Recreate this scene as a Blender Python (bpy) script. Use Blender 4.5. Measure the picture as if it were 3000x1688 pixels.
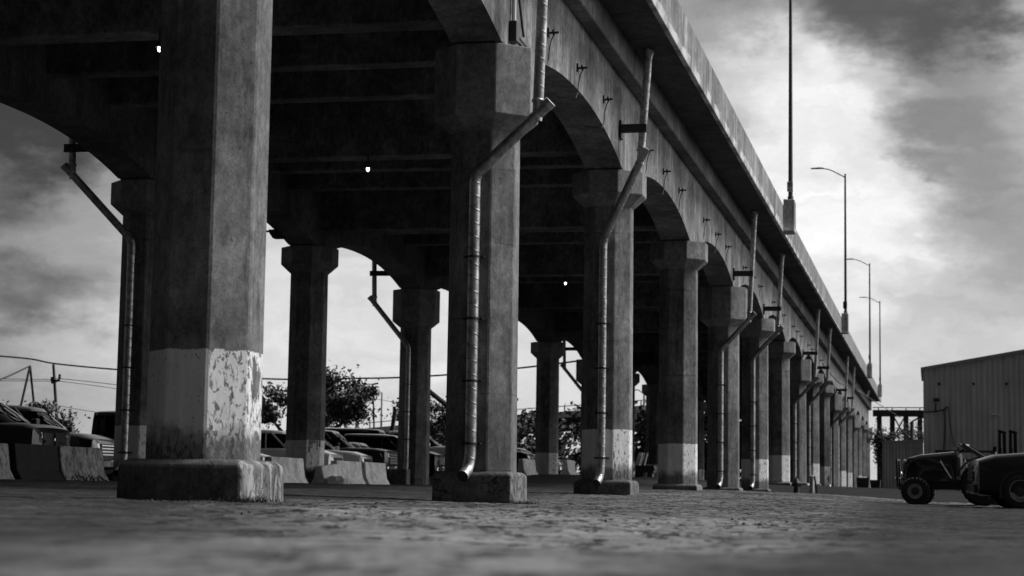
import bpy, bmesh, math, random
import numpy as np
from mathutils import Vector, Matrix

for o in list(bpy.data.objects):
    bpy.data.objects.remove(o)
SC = bpy.context.scene
COL = SC.collection
rnd = random.Random(7)
R = math.radians

# ------------------------------------------------------------------ camera
F_PX, YAW, PITCH, ROLL, CAM_H = 5647.34, 0.214601, 0.103543, 0.014886, 0.30
cy, sy, cp, sp = math.cos(YAW), math.sin(YAW), math.cos(PITCH), math.sin(PITCH)
FWD = Vector((-sy * cp, cy * cp, sp))
_r = Vector((cy, sy, 0))
_u = _r.cross(FWD)
RIGHT = math.cos(ROLL) * _r + math.sin(ROLL) * _u
UP = -math.sin(ROLL) * _r + math.cos(ROLL) * _u
CAM = Vector((0, 0, CAM_H))
cd = bpy.data.cameras.new("camera")
cam = bpy.data.objects.new("camera", cd)
COL.objects.link(cam)
m3 = Matrix((RIGHT, UP, -FWD)).transposed()
cam.matrix_world = Matrix.Translation(CAM) @ m3.to_4x4()
cd.sensor_fit = 'HORIZONTAL'
cd.sensor_width = 36.0
cd.lens = F_PX / 3000 * 36
cd.clip_start = 0.1
cd.clip_end = 3000
cd.dof.use_dof = True
cd.dof.focus_distance = 32.0
cd.dof.aperture_fstop = 2.6
SC.camera = cam

def ray(px, py):
    return (FWD * F_PX + RIGHT * (px - 1500) - UP * (py - 844)).normalized()

def at(px, py, Y):
    """point of the plane y = Y seen at a photo pixel"""
    d = ray(px, py)
    return CAM + d * (Y / d.y)

# ------------------------------------------------------------------ light
SUN_AZ, SUN_EL = R(72), R(47)          # from +Y towards +X
sun_dir = Vector((math.sin(SUN_AZ) * math.cos(SUN_EL), math.cos(SUN_AZ) * math.cos(SUN_EL), math.sin(SUN_EL)))
ld = bpy.data.lights.new("sun", 'SUN')
ld.energy = 3.0
ld.angle = R(24)
ld.color = (1, 1, 1)
sun = bpy.data.objects.new("sun", ld)
COL.objects.link(sun)
sun.rotation_euler = sun_dir.to_track_quat('Z', 'Y').to_euler()

W = bpy.data.worlds.new("World")
SC.world = W
W.use_nodes = True
SC.view_settings.view_transform = 'Standard'
SC.view_settings.look = 'None'
SC.view_settings.exposure = 0.0
SC.view_settings.gamma = 1.0

class NT:
    """small helper round a node tree"""
    def __init__(s, tree):
        s.t = tree
        s.n = tree.nodes
    def new(s, typ, **kw):
        n = s.n.new(typ)
        for k, v in kw.items():
            setattr(n, k, v)
        return n
    def link(s, a, b):
        s.t.links.new(a, b)
    def put(s, sock, v):
        if isinstance(v, (int, float)):
            sock.default_value = v
        elif isinstance(v, (tuple, list, Vector)):
            sock.default_value = tuple(v)
        else:
            s.link(v, sock)
    def math(s, op, a, b=None, c=None, clamp=False):
        n = s.new('ShaderNodeMath', operation=op, use_clamp=clamp)
        s.put(n.inputs[0], a)
        if b is not None: s.put(n.inputs[1], b)
        if c is not None: s.put(n.inputs[2], c)
        return n.outputs[0]
    def vec(s, op, a, b=None):
        n = s.new('ShaderNodeVectorMath', operation=op)
        s.put(n.inputs[0], a)
        if b is not None:
            if op == 'SCALE': s.put(n.inputs[3], b)
            else: s.put(n.inputs[1], b)
        return n.outputs[1] if op in ('DISTANCE', 'LENGTH', 'DOT_PRODUCT') else n.outputs[0]
    def noise(s, co, scale, detail=4, rough=0.55, dist=0.0, col=False):
        n = s.new('ShaderNodeTexNoise')
        s.put(n.inputs['Vector'], co)
        n.inputs['Scale'].default_value = scale
        n.inputs['Detail'].default_value = detail
        n.inputs['Roughness'].default_value = rough
        n.inputs['Distortion'].default_value = dist
        return n.outputs['Color'] if col else n.outputs['Fac']
    def ramp(s, v, lo, hi, a=0.0, b=1.0, smooth=True):
        n = s.new('ShaderNodeMapRange')
        n.interpolation_type = 'SMOOTHSTEP' if smooth else 'LINEAR'
        s.put(n.inputs['Value'], v)
        s.put(n.inputs['From Min'], lo); s.put(n.inputs['From Max'], hi)
        s.put(n.inputs['To Min'], a); s.put(n.inputs['To Max'], b)
        return n.outputs['Result']
    def mix(s, f, a, b):
        n = s.new('ShaderNodeMix', data_type='FLOAT')
        s.put(n.inputs[0], f); s.put(n.inputs[2], a); s.put(n.inputs[3], b)
        return n.outputs[0]
    def scl(s, co, v):
        return s.vec('MULTIPLY', co, v)

def build_sky():
    t = NT(W.node_tree)
    t.n.clear()
    out = t.new('ShaderNodeOutputWorld')
    bg = t.new('ShaderNodeBackground')
    sky = t.new('ShaderNodeTexSky', sky_type='NISHITA')
    sky.sun_disc = False
    sky.sun_elevation = SUN_EL
    sky.sun_rotation = SUN_AZ
    bw = t.new('ShaderNodeRGBToBW')
    t.link(sky.outputs[0], bw.inputs[0])
    tc = t.new('ShaderNodeTexCoord')
    d = tc.outputs['Generated']
    # cloud cover: broken stratus, thinner towards the right, heavy at the left
    warp = t.vec('SUBTRACT', t.noise(t.scl(d, (1, 1, 2.6)), 4.5, 6, 0.6, col=True), (0.5, 0.5, 0.5))
    dw = t.vec('ADD', d, t.scl(warp, (0.15, 0.15, 0.085)))
    warp2 = t.vec('SUBTRACT', t.noise(t.scl(d, (1, 1, 1.8)), 20.0, 6, 0.62, col=True), (0.5, 0.5, 0.5))
    dw = t.vec('ADD', dw, t.vec('SCALE', warp2, 0.07))
    sep = t.new('ShaderNodeSeparateXYZ'); t.link(d, sep.inputs[0])
    # unseen rear sky darkened, unseen right brightened to shape face contrast; dark left
    side = t.ramp(sep.outputs[0], -0.55, -0.05, 0.0, 1.0)
    front = t.ramp(sep.outputs[1], -0.35, 0.3, 0.04, 1.0)
    lum = t.math('MULTIPLY', t.mix(side, 0.10, 0.62), front)
    rightb = t.ramp(t.vec('DOT_PRODUCT', d, (0.80, 0.48, 0.36)), 0.58, 0.97, 0.0, 1.4)  # bright sky added out of view to light the right-hand faces
    lum = t.math('ADD', lum, rightb)
    def blob(lum, px, py, rpx, val, amt=1.0, soft=1.0, sy_=1.0):
        c = ray(px, py)
        v = t.vec('SUBTRACT', dw, tuple(c))
        if sy_ != 1.0:
            v = t.scl(v, (1, 1, sy_))
        l = t.vec('LENGTH', v)
        r = rpx / F_PX
        f = t.ramp(l, r * (1 - 0.6 * soft), r * (1 + 0.6 * soft), amt, 0.0)
        return t.mix(f, lum, val)
    lum = blob(lum, 1000, 900, 900, 0.80, 0.95, 1.5, 1.6)       # pale band seen between the columns
    lum = blob(lum, 2450, -60, 640, 0.27, 0.92, 1.4, 1.3)        # grey deck over the top right
    lum = blob(lum, 1950, 130, 260, 0.40, 0.8, 1.5)
    lum = blob(lum, 2640, 740, 420, 0.70, 0.95, 1.4)
    lum = blob(lum, 2430, 580, 330, 1.0, 1.0, 1.5)             # brightest gap
    lum = blob(lum, 2340, 450, 180, 1.0, 0.9, 1.5)
    lum = blob(lum, 2490, 360, 120, 0.95, 0.9, 1.4)
    lum = blob(lum, 2640, 260, 110, 0.62, 0.8, 1.3)
    lum = blob(lum, 2720, 70, 230, 0.085, 0.95, 0.95, 1.4)       # dark clouds at the upper right
    lum = blob(lum, 2985, 20, 130, 0.05, 0.85, 1.2)
    lum = blob(lum, 2900, 210, 150, 0.34, 0.7, 1.3, 1.6)
    lum = blob(lum, 2700, 385, 95, 0.40, 0.8, 1.1, 1.4)
    lum = blob(lum, 2830, 365, 140, 0.27, 0.85, 1.0, 1.7)
    lum = blob(lum, 3000, 430, 210, 0.22, 0.9, 1.4, 1.3)
    lum = blob(lum, 2900, 390, 120, 0.26, 0.7, 1.3, 1.6)
    lum = blob(lum, 2720, 455, 60, 0.85, 0.8, 1.2)
    lum = blob(lum, 3010, 640, 200, 0.30, 0.75, 1.3, 1.2)
    lum = blob(lum, 2780, 980, 260, 0.52, 0.7, 1.4, 1.6)
    lum = blob(lum, 60, 400, 420, 0.026, 0.97, 1.25, 1.4)       # heavy cloud at the left
    lum = blob(lum, 250, 690, 210, 0.36, 0.9, 1.2, 1.5)
    lum = blob(lum, 60, 900, 240, 0.085, 0.9, 1.2, 1.9)
    lum = blob(lum, 250, 1180, 230, 0.42, 0.85, 1.3, 2.8)
    lum = blob(lum, 20, 1160, 160, 0.20, 0.7, 1.3, 2.2)
    # streaky texture of the cloud base
    st = t.noise(t.scl(dw, (5, 5, 22)), 1.6, 7, 0.6)
    lum = t.math('MULTIPLY', lum, t.ramp(st, 0.3, 0.72, 0.82, 1.16, False))
    up = t.noise(t.scl(d, (3, 3, 3)), 1.4, 5, 0.6)
    high = t.ramp(sep.outputs[2], 0.35, 0.6, 0.0, 1.0)
    lum = t.mix(high, lum, t.math('MULTIPLY', t.math('MULTIPLY', t.ramp(up, 0.35, 0.65, 0.28, 0.55), t.ramp(sep.outputs[0], -0.6, 0.6, 0.35, 1.7)), t.ramp(sep.outputs[1], -0.5, 0.4, 0.15, 1.0)))
    cloud = t.math('MULTIPLY', lum, 10.0)
    tot = t.mix(0.93, bw.outputs[0], cloud)
    t.link(tot, bg.inputs['Color'])
    bg.inputs['Strength'].default_value = 0.1
    t.link(bg.outputs[0], out.inputs[0])
build_sky()
W.cycles.sampling_method = 'MANUAL'
W.cycles.sample_map_resolution = 1024

# ------------------------------------------------------------------ materials
def grey(v): return (v, v, v, 1)

def mat_simple(name, v, rough=0.6, metal=0.0, coat=0.0, emit=0.0, var=0.0, scale=6.0, bump=0.0, spec=0.5):
    m = bpy.data.materials.new(name); m.use_nodes = True
    t = NT(m.node_tree)
    b = t.n['Principled BSDF']
    b.inputs['Base Color'].default_value = grey(v)
    b.inputs['Roughness'].default_value = rough
    b.inputs['Metallic'].default_value = metal
    b.inputs['Specular IOR Level'].default_value = spec
    if coat: b.inputs['Coat Weight'].default_value = coat
    if emit:
        b.inputs['Emission Color'].default_value = grey(1)
        b.inputs['Emission Strength'].default_value = emit
    if var or bump:
        tc = t.new('ShaderNodeTexCoord')
        co = tc.outputs['Object']
        n = t.noise(co, scale, 6, 0.62)
        if var:
            val = t.math('MULTIPLY', t.ramp(n, 0.25, 0.75, 1 - var, 1 + var, False), v)
            t.link(val, b.inputs['Base Color'])
            t.link(t.ramp(n, 0.3, 0.7, max(0.02, rough - 0.12), min(1, rough + 0.12), False), b.inputs['Roughness'])
        if bump:
            bn = t.new('ShaderNodeBump'); bn.inputs['Strength'].default_value = bump; bn.inputs['Distance'].default_value = 0.02
            t.link(t.noise(co, scale * 4, 5, 0.6), bn.inputs['Height']); t.link(bn.outputs[0], b.inputs['Normal'])
    return m

def mat_concrete(name, v=0.2, streak=0.5, blotch=0.35, lines=0.0, paint=None, drips=0.0, bump=0.35, lime=0.0, crack=0.0, edge=None):
    """weathered cast concrete; paint = (top z, peel amount) gives a whitewash band at the foot"""
    m = bpy.data.materials.new(name); m.use_nodes = True
    t = NT(m.node_tree)
    b = t.n['Principled BSDF']
    geo = t.new('ShaderNodeNewGeometry')
    pos = geo.outputs['Position']
    sep = t.new('ShaderNodeSeparateXYZ'); t.link(pos, sep.inputs[0])
    nsep = t.new('ShaderNodeSeparateXYZ'); t.link(geo.outputs['True Normal'], nsep.inputs[0])
    big = t.noise(pos, 0.55, 5, 0.6)
    mid = t.noise(pos, 2.6, 6, 0.65, 0.4)
    fine = t.noise(pos, 38, 4, 0.7)
    wv = t.vec('ADD', pos, t.vec('SCALE', t.noise(pos, 1.3, 3, col=True), 0.25))
    sv = t.scl(wv, (2.6, 2.6, 0.26))
    str1 = t.noise(sv, 1.0, 8, 0.68, 0.3)
    patch = t.ramp(t.noise(pos, 0.8, 4, 0.6), 0.38, 0.62, 0.15, 1.0)
    sv2 = t.scl(pos, (16, 16, 0.5))
    str2 = t.noise(sv2, 1.0, 5, 0.6)
    val = t.ramp(big, 0.33, 0.67, 1 - blotch, 1 + blotch, False)
    val = t.math('MULTIPLY', val, t.ramp(mid, 0.33, 0.67, 1 - 0.75 * blotch, 1 + 0.75 * blotch, False))
    small = t.noise(t.scl(pos, (11, 11, 7)), 1.0, 6, 0.72)
    val = t.math('MULTIPLY', val, t.ramp(small, 0.34, 0.66, 1 - 0.95 * blotch, 1 + 0.95 * blotch, False))
    # streaks only on upright faces
    upright = t.math('SUBTRACT', 1.0, t.math('ABSOLUTE', nsep.outputs[2]), clamp=True)
    s = t.math('MULTIPLY', t.ramp(str1, 0.28, 0.72, 1 - streak, 1 + 0.7 * streak, False), t.ramp(str2, 0.32, 0.68, 1 - 0.35 * streak, 1 + 0.25 * streak, False))
    val = t.math('MULTIPLY', val, t.mix(t.math('MULTIPLY', upright, patch), 1.0, s))
    val = t.math('MULTIPLY', val, t.ramp(fine, 0.32, 0.68, 0.76, 1.24, False))
    # small pits
    pit = t.ramp(t.noise(t.scl(pos, (1, 1, .6)), 26, 3, 0.55), 0.66, 0.72, 0.0, 0.6)
    val = t.math('MULTIPLY', val, t.math('SUBTRACT', 1.0, pit))
    if lines:
        # board / lift marks left by the formwork
        zz = t.math('ADD', t.math('MULTIPLY', sep.outputs[2], 1 / lines), t.math('MULTIPLY', t.noise(pos, 3.0, 2), 0.05))
        fr = t.math('ABSOLUTE', t.math('SUBTRACT', t.math('FRACT', zz), 0.5))
        ln = t.ramp(fr, 0.0, 0.018, 0.42, 0.0)
        ln = t.math('MULTIPLY', ln, t.ramp(t.noise(pos, 1.7, 3), 0.42, 0.6, 0.0, 1.0))
        yy = t.math('ADD', t.math('ADD', t.math('MULTIPLY', sep.outputs[1], 1 / 2.44), t.math('MULTIPLY', sep.outputs[0], 0.0)), t.math('MULTIPLY', t.noise(pos, 2.0, 2), 0.02))
        fy = t.math('ABSOLUTE', t.math('SUBTRACT', t.math('FRACT', yy), 0.5))
        ln = t.math('MAXIMUM', ln, t.math('MULTIPLY', t.ramp(fy, 0.0, 0.007, 0.4, 0.0), t.math('MULTIPLY', upright, t.ramp(t.noise(pos, 0.9, 2), 0.45, 0.55, 0.0, 1.0))))
        val = t.math('MULTIPLY', val, t.math('SUBTRACT', 1.0, ln))
    if drips:
        # white lime runs
        dn = t.noise(t.scl(wv, (6, 2.6, 0.22)), 1.0, 7, 0.7, 0.4)
        dd = t.math('MULTIPLY', t.ramp(dn, 0.53, 0.66, 0.0, drips), upright)
        dd = t.math('MULTIPLY', dd, t.ramp(t.noise(pos, 1.1, 4), 0.35, 0.6, 0.15, 1.0))
        val = t.mix(dd, val, 2.3)
        dk = t.noise(t.scl(wv, (6, 1.9, 0.3)), 1.3, 7, 0.7, 0.3)
        val = t.math('MULTIPLY', val, t.mix(t.math('MULTIPLY', t.ramp(dk, 0.55, 0.68, 0.0, 0.75), upright), 1.0, 0.45))
    if edge:
        # spalled pale strip along a lower edge at height z0
        ed = t.ramp(t.math('ADD', sep.outputs[2], t.math('MULTIPLY', t.noise(t.scl(pos, (1, 1.4, 6)), 1.0, 5, 0.7), -0.5)), edge - 0.22, edge - 0.10, 1.0, 0.0)
        ed = t.math('MULTIPLY', ed, t.ramp(t.noise(pos, 0.9, 4), 0.4, 0.62, 0.0, 1.0))
        val = t.mix(ed, val, 2.6)
    if lime:
        lm = t.math('MULTIPLY', t.ramp(t.noise(t.scl(pos, (7, 7, 2.6)), 1.0, 7, 0.72, 0.5), 0.49, 0.54, 0.0, lime), t.ramp(nsep.outputs[0], 0.25, 0.6, 0.04, 1.0))
        val = t.mix(lm, val, 2.6)
        lk = t.ramp(t.noise(t.scl(pos, (6, 6, 2.2)), 1.7, 6, 0.72, 0.5), 0.52, 0.62, 0.0, 0.75)
        val = t.math('MULTIPLY', val, t.math('SUBTRACT', 1.0, t.math('MULTIPLY', lk, t.ramp(nsep.outputs[0], 0.25, 0.6, 0.35, 1.0))))
    hgt = t.math('ADD', t.math('MULTIPLY', mid, 0.6), t.math('MULTIPLY', fine, 0.25))
    if crack:
        vo = t.new('ShaderNodeTexVoronoi', feature='DISTANCE_TO_EDGE')
        t.put(vo.inputs['Vector'], t.vec('ADD', pos, t.vec('SCALE', t.noise(pos, 5, 4, 0.6, col=True), 0.22)))
        vo.inputs['Scale'].default_value = 3.6
        ck = t.math('MULTIPLY', t.ramp(vo.outputs['Distance'], 0.0, 0.035, crack, 0.0), t.ramp(t.noise(pos, 1.6, 4), 0.44, 0.58, 0.0, 1.0))
        val = t.math('MULTIPLY', val, t.math('SUBTRACT', 1.0, ck))
        hgt = t.math('SUBTRACT', hgt, t.math('MULTIPLY', ck, 1.2))
    val = t.math('MULTIPLY', val, v)
    rough = 0.85
    if paint:
        ztop, peel = paint
        zn = t.math('ADD', sep.outputs[2], t.math('MULTIPLY', t.math('SUBTRACT', t.noise(t.scl(pos, (1, 1, .4)), 11, 6, 0.7), 0.5), 0.11))
        band = t.ramp(zn, ztop - 0.006, ztop + 0.006, 1.0, 0.0)
        pn = t.noise(t.scl(pos, (23, 23, 10)), 1.0, 7, 0.66, 0.6)
        wx = t.ramp(nsep.outputs[0], -0.2, 0.9, -0.055, 0.03)
        thr = t.math('SUBTRACT', 0.615, t.math('ADD', t.math('MULTIPLY', peel, 0.06), wx))
        low = t.ramp(sep.outputs[2], 0.55, 0.95, 0.07 + 0.05 * peel, 0.0)
        thr = t.math('SUBTRACT', thr, low)
        flake = t.ramp(t.math('SUBTRACT', pn, thr), -0.004, 0.006, 1.0, 0.0)
        # a whole sheet gone from one corner
        sheet = t.ramp(t.noise(t.scl(pos, (2.6, 2.6, 1.1)), 1.0, 6, 0.6), 0.64 - 0.05 * peel, 0.645 - 0.05 * peel, 1.0, 0.0)
        sheet = t.mix(t.ramp(nsep.outputs[0], 0.4, 0.6, 0.0, 1.0), 1.0, sheet)
        pm = t.math('MULTIPLY', band, t.math('MULTIPLY', flake, sheet))
        pv = t.math('MULTIPLY', t.ramp(mid, 0.3, 0.7, 0.72, 0.88, False), t.ramp(str2, 0.3, 0.7, 0.85, 1.05, False))
        dirt = t.ramp(t.math('ADD', sep.outputs[2], t.math('MULTIPLY', t.noise(pos, 4, 5, 0.65), 0.55)), 0.95, 1.2, 0.30, 1.0)
        pv = t.math('MULTIPLY', pv, dirt)
        val = t.math('MULTIPLY', val, t.mix(t.math('SUBTRACT', 1.0, dirt), 1.0, 0.7))
        under = t.math('MULTIPLY', band, t.math('MULTIPLY', sheet, t.ramp(t.math('SUBTRACT', pn, thr), 0.028, 0.036, 0.75, 0.0)))
        val = t.mix(under, val, t.math('MULTIPLY', pv, 0.55))
        val = t.mix(pm, val, pv)
        hgt = t.math('ADD', hgt, t.math('MULTIPLY', pm, 0.35))
    t.link(val, b.inputs['Base Color'])
    b.inputs['Roughness'].default_value = rough
    b.inputs['Specular IOR Level'].default_value = 0.25
    bn = t.new('ShaderNodeBump'); bn.inputs['Strength'].default_value = bump; bn.inputs['Distance'].default_value = 0.03
    t.link(hgt, bn.inputs['Height']); t.link(bn.outputs[0], b.inputs['Normal'])
    return m

def mat_galv():
    """spiral-seamed galvanised steel"""
    m = bpy.data.materials.new("galvanised_steel"); m.use_nodes = True
    t = NT(m.node_tree); b = t.n['Principled BSDF']
    pos = t.new('ShaderNodeNewGeometry').outputs['Position']
    tex = t.new('ShaderNodeTexCoord').outputs['UV']
    vo = t.new('ShaderNodeTexVoronoi'); vo.inputs['Scale'].default_value = 1.0
    t.put(vo.inputs['Vector'], t.scl(t.vec('ADD', pos, t.vec('SCALE', t.noise(pos, 9, 3, col=True), 0.12)), (15, 15, 8)))
    sp_ = t.new('ShaderNodeSeparateXYZ'); t.link(tex, sp_.inputs[0])
    hel = t.math('FRACT', t.math('ADD', sp_.outputs[0], t.math('MULTIPLY', sp_.outputs[1], 4.5)))
    seam = t.ramp(t.math('ABSOLUTE', t.math('SUBTRACT', hel, 0.5)), 0.0, 0.09, 1.0, 0.0)
    cs = t.new('ShaderNodeSeparateColor'); t.link(vo.outputs['Color'], cs.inputs[0])
    n = t.noise(pos, 3.0, 6, 0.65)
    val = t.math('MULTIPLY', t.ramp(cs.outputs[0], 0, 1, 0.34, 0.60, False), t.ramp(n, 0.3, 0.7, 0.65, 1.25, False))
    val = t.math('MULTIPLY', val, t.mix(seam, 1.0, 0.72))
    t.link(val, b.inputs['Base Color'])
    b.inputs['Metallic'].default_value = 0.85
    t.link(t.ramp(cs.outputs[1], 0, 1, 0.36, 0.50, False), b.inputs['Roughness'])
    bn = t.new('ShaderNodeBump'); bn.inputs['Strength'].default_value = 0.4; bn.inputs['Distance'].default_value = 0.012
    t.link(t.math('ADD', seam, t.math('MULTIPLY', t.noise(pos, 25, 3), 0.6)), bn.inputs['Height']); t.link(bn.outputs[0], b.inputs['Normal'])
    return m

def mat_ground():
    m = bpy.data.materials.new("worn_yard_concrete"); m.use_nodes = True
    t = NT(m.node_tree); b = t.n['Principled BSDF']
    pos = t.new('ShaderNodeNewGeometry').outputs['Position']
    sep = t.new('ShaderNodeSeparateXYZ'); t.link(pos, sep.inputs[0])
    big = t.noise(t.scl(pos, (1, .5, 1)), 0.16, 5, 0.6, 0.6)
    mid = t.noise(t.scl(pos, (1, .8, 1)), 0.9, 8, 0.72, 0.4)
    fine = t.noise(pos, 7, 6, 0.75)
    val = t.math('MULTIPLY', t.ramp(big, 0.36, 0.64, 0.19, 0.35, False), t.ramp(mid, 0.36, 0.64, 0.62, 1.3, False))
    val = t.math('MULTIPLY', val, t.ramp(fine, 0.34, 0.66, 0.66, 1.34, False))
    spot = t.ramp(t.noise(t.scl(pos, (1, .5, 1)), 5.0, 6, 0.7, 0.4), 0.535, 0.58, 0.0, 0.8)
    val = t.math('MULTIPLY', val, t.math('SUBTRACT', 1.0, spot))
    spot2 = t.ramp(t.noise(t.scl(pos, (1, .6, 1)), 13, 4, 0.6, 0.3), 0.57, 0.62, 0.0, 0.75)
    val = t.math('MULTIPLY', val, t.math('SUBTRACT', 1.0, spot2))
    oil = t.ramp(t.noise(pos, 0.45, 5, 0.62), 0.56, 0.70, 0.0, 0.6)
    val = t.math('MULTIPLY', val, t.math('SUBTRACT', 1.0, oil))
    chip = t.ramp(t.noise(pos, 17, 2, 0.5), 0.70, 0.73, 0.0, 1.0)
    val = t.mix(chip, val, 0.5)
    # saw-cut joints between slabs, 4.5 m bays
    def joint(c, per, off):
        f = t.math('ABSOLUTE', t.math('SUBTRACT', t.math('FRACT', t.math('ADD', t.math('MULTIPLY', c, 1 / per), off)), 0.5))
        return t.ramp(f, 0.0, 0.006, 0.6, 0.0)
    val = t.math('MULTIPLY', val, t.math('SUBTRACT', 1.0, joint(sep.outputs[1], 6.0, 0.13)))
    # older dark asphalt beyond the slab edge
    ln = t.math('SUBTRACT', sep.outputs[1], t.math('ADD', 55.0, t.math('MULTIPLY', sep.outputs[0], -3.3)))
    ln = t.math('ADD', ln, t.math('MULTIPLY', t.math('SUBTRACT', t.noise(pos, 0.9, 4), 0.5), 1.6))
    asp = t.ramp(ln, -0.15, 0.15, 0.0, 1.0)
    val = t.mix(asp, val, t.math('MULTIPLY', t.ramp(mid, 0.25, 0.75, 0.04, 0.085, False), t.ramp(fine, 0.3, 0.7, 0.8, 1.2, False)))
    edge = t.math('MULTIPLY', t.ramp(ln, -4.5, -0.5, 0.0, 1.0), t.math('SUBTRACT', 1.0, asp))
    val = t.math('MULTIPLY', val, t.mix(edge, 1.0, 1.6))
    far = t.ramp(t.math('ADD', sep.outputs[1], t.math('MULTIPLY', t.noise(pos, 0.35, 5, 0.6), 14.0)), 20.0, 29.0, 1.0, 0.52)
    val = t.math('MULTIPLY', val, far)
    vo = t.new('ShaderNodeTexVoronoi', feature='DISTANCE_TO_EDGE')
    t.put(vo.inputs['Vector'], t.vec('ADD', pos, t.vec('SCALE', t.noise(pos, 1.2, 5, 0.65, col=True), 0.9)))
    vo.inputs['Scale'].default_value = 0.42
    crk = t.math('MULTIPLY', t.ramp(vo.outputs['Distance'], 0.0, 0.022, 0.85, 0.0), t.ramp(t.noise(pos, 0.4, 3), 0.42, 0.55, 0.0, 1.0))
    val = t.math('MULTIPLY', val, t.math('SUBTRACT', 1.0, crk))
    # edge falloff and under-bridge shade put into the colour beside the pale slab
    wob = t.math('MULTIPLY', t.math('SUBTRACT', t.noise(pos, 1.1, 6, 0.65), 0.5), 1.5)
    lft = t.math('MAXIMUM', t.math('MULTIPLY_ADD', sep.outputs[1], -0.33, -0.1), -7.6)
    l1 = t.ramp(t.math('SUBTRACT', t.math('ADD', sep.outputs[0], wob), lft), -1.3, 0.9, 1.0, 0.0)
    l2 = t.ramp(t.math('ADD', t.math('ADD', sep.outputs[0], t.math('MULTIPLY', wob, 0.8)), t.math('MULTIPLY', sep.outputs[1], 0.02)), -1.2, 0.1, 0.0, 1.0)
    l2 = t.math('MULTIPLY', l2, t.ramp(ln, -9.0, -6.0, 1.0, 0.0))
    falloff = t.math('MAXIMUM', l1, l2)
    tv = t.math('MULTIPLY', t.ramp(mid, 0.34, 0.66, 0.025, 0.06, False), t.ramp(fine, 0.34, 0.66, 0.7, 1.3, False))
    val = t.mix(t.math('MULTIPLY', falloff, 0.92), val, tv)
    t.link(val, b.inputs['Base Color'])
    b.inputs['Roughness'].default_value = 0.95
    b.inputs['Specular IOR Level'].default_value = 0.04
    bn = t.new('ShaderNodeBump'); bn.inputs['Strength'].default_value = 0.8; bn.inputs['Distance'].default_value = 0.05
    t.link(t.math('ADD', t.math('MULTIPLY', mid, 0.7), t.math('MULTIPLY', fine, 0.35)), bn.inputs['Height']); t.link(bn.outputs[0], b.inputs['Normal'])
    return m

def mat_leaf(name, v):
    m = bpy.data.materials.new(name); m.use_nodes = True
    t = NT(m.node_tree); b = t.n['Principled BSDF']
    pos = t.new('ShaderNodeNewGeometry').outputs['Position']
    t.link(t.math('MULTIPLY', t.ramp(t.noise(pos, 1.2, 4), 0.3, 0.7, 0.6, 1.4, False), v), b.inputs['Base Color'])
    b.inputs['Roughness'].default_value = 0.6
    return m

def mat_ribbed(name, v, pitch):
    """painted sheet metal: faint dents and dirt runs; the ribs themselves are modelled"""
    m = bpy.data.materials.new(name); m.use_nodes = True
    t = NT(m.node_tree); b = t.n['Principled BSDF']
    pos = t.new('ShaderNodeNewGeometry').outputs['Position']
    n = t.noise(t.scl(pos, (3, 3, .25)), 1.0, 5, 0.6)
    n2 = t.noise(pos, 0.35, 4)
    t.link(t.math('MULTIPLY', t.math('MULTIPLY', t.ramp(n, 0.3, 0.7, 0.8, 1.2, False), t.ramp(n2, .3, .7, .85, 1.15, False)), v), b.inputs['Base Color'])
    b.inputs['Roughness'].default_value = 0.55
    return m

M = {}
M['girder'] = mat_concrete("girder_concrete", 0.20, 0.75, 0.42, drips=0.9, lines=1.0)
M['ledge'] = mat_concrete("ledge_concrete", 0.16, 0.4, 0.4, drips=0.4)
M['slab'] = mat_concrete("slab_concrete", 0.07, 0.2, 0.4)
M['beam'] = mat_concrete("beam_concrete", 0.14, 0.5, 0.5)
M['girder_inner'] = mat_concrete("shaded_girder_concrete", 0.13, 0.45, 0.4)  # darker girder copy for the inner row, under-deck shade put into its colour
M['parapet'] = mat_concrete("parapet_concrete", 0.24, 0.8, 0.3, drips=0.85, edge=10.16)
M['shaft'] = mat_concrete("column_concrete", 0.18, 0.55, 0.34, lines=1.22, drips=0.12)
M['shaft_painted'] = mat_concrete("column_concrete_whitewashed", 0.18, 0.6, 0.36, lines=2.45, drips=0.12, paint=(1.64, 0.45))
M['shaft_peeling'] = mat_concrete("column_concrete_peeling", 0.18, 0.6, 0.36, lines=2.45, drips=0.12, paint=(1.62, 0.7))
M['shaft_far_painted'] = mat_concrete("column_concrete_far_whitewashed", 0.18, 0.6, 0.36, lines=2.45, drips=0.12, paint=(2.05, 0.45))
M['capital'] = mat_concrete("capital_concrete", 0.23, 0.35, 0.34)
M['plinth'] = mat_concrete("plinth_concrete", 0.16, 0.3, 0.35, bump=0.6, crack=0.85, lime=0.25)
M['plinth_limed'] = mat_concrete("plinth_limed_concrete", 0.14, 0.3, 0.4, bump=0.7, crack=0.4, lime=0.9)
M['barrier'] = mat_concrete("barrier_concrete", 0.72, 0.35, 0.3, bump=0.4)
M['barrier_grey'] = mat_concrete("barrier_dimmed_concrete", 0.22, 0.4, 0.4, bump=0.4, lime=0.25)  # darker barrier copy, dimness at the left end painted into its colour
M['barrier_dark'] = mat_concrete("barrier_dark_concrete", 0.015, 0.3, 0.3)  # base colour far darker than the other barriers
M['galv'] = mat_galv()
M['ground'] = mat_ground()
M['dark_steel'] = mat_simple("dark_steel", 0.05, 0.55, 0.6, var=0.3)
M['rust'] = mat_simple("rusty_steel", 0.06, 0.8, 0.2, var=0.4)
M['pole'] = mat_simple("lamp_post_metal", 0.10, 0.5, 0.5, var=0.2, scale=2)
M['black'] = mat_simple("black_plastic", 0.012, 0.5)
M['rubber'] = mat_simple("tyre_rubber", 0.018, 0.85, bump=0.4, scale=14)
M['glass'] = mat_simple("window_glass", 0.008, 0.06, 0.0, spec=0.14)
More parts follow.
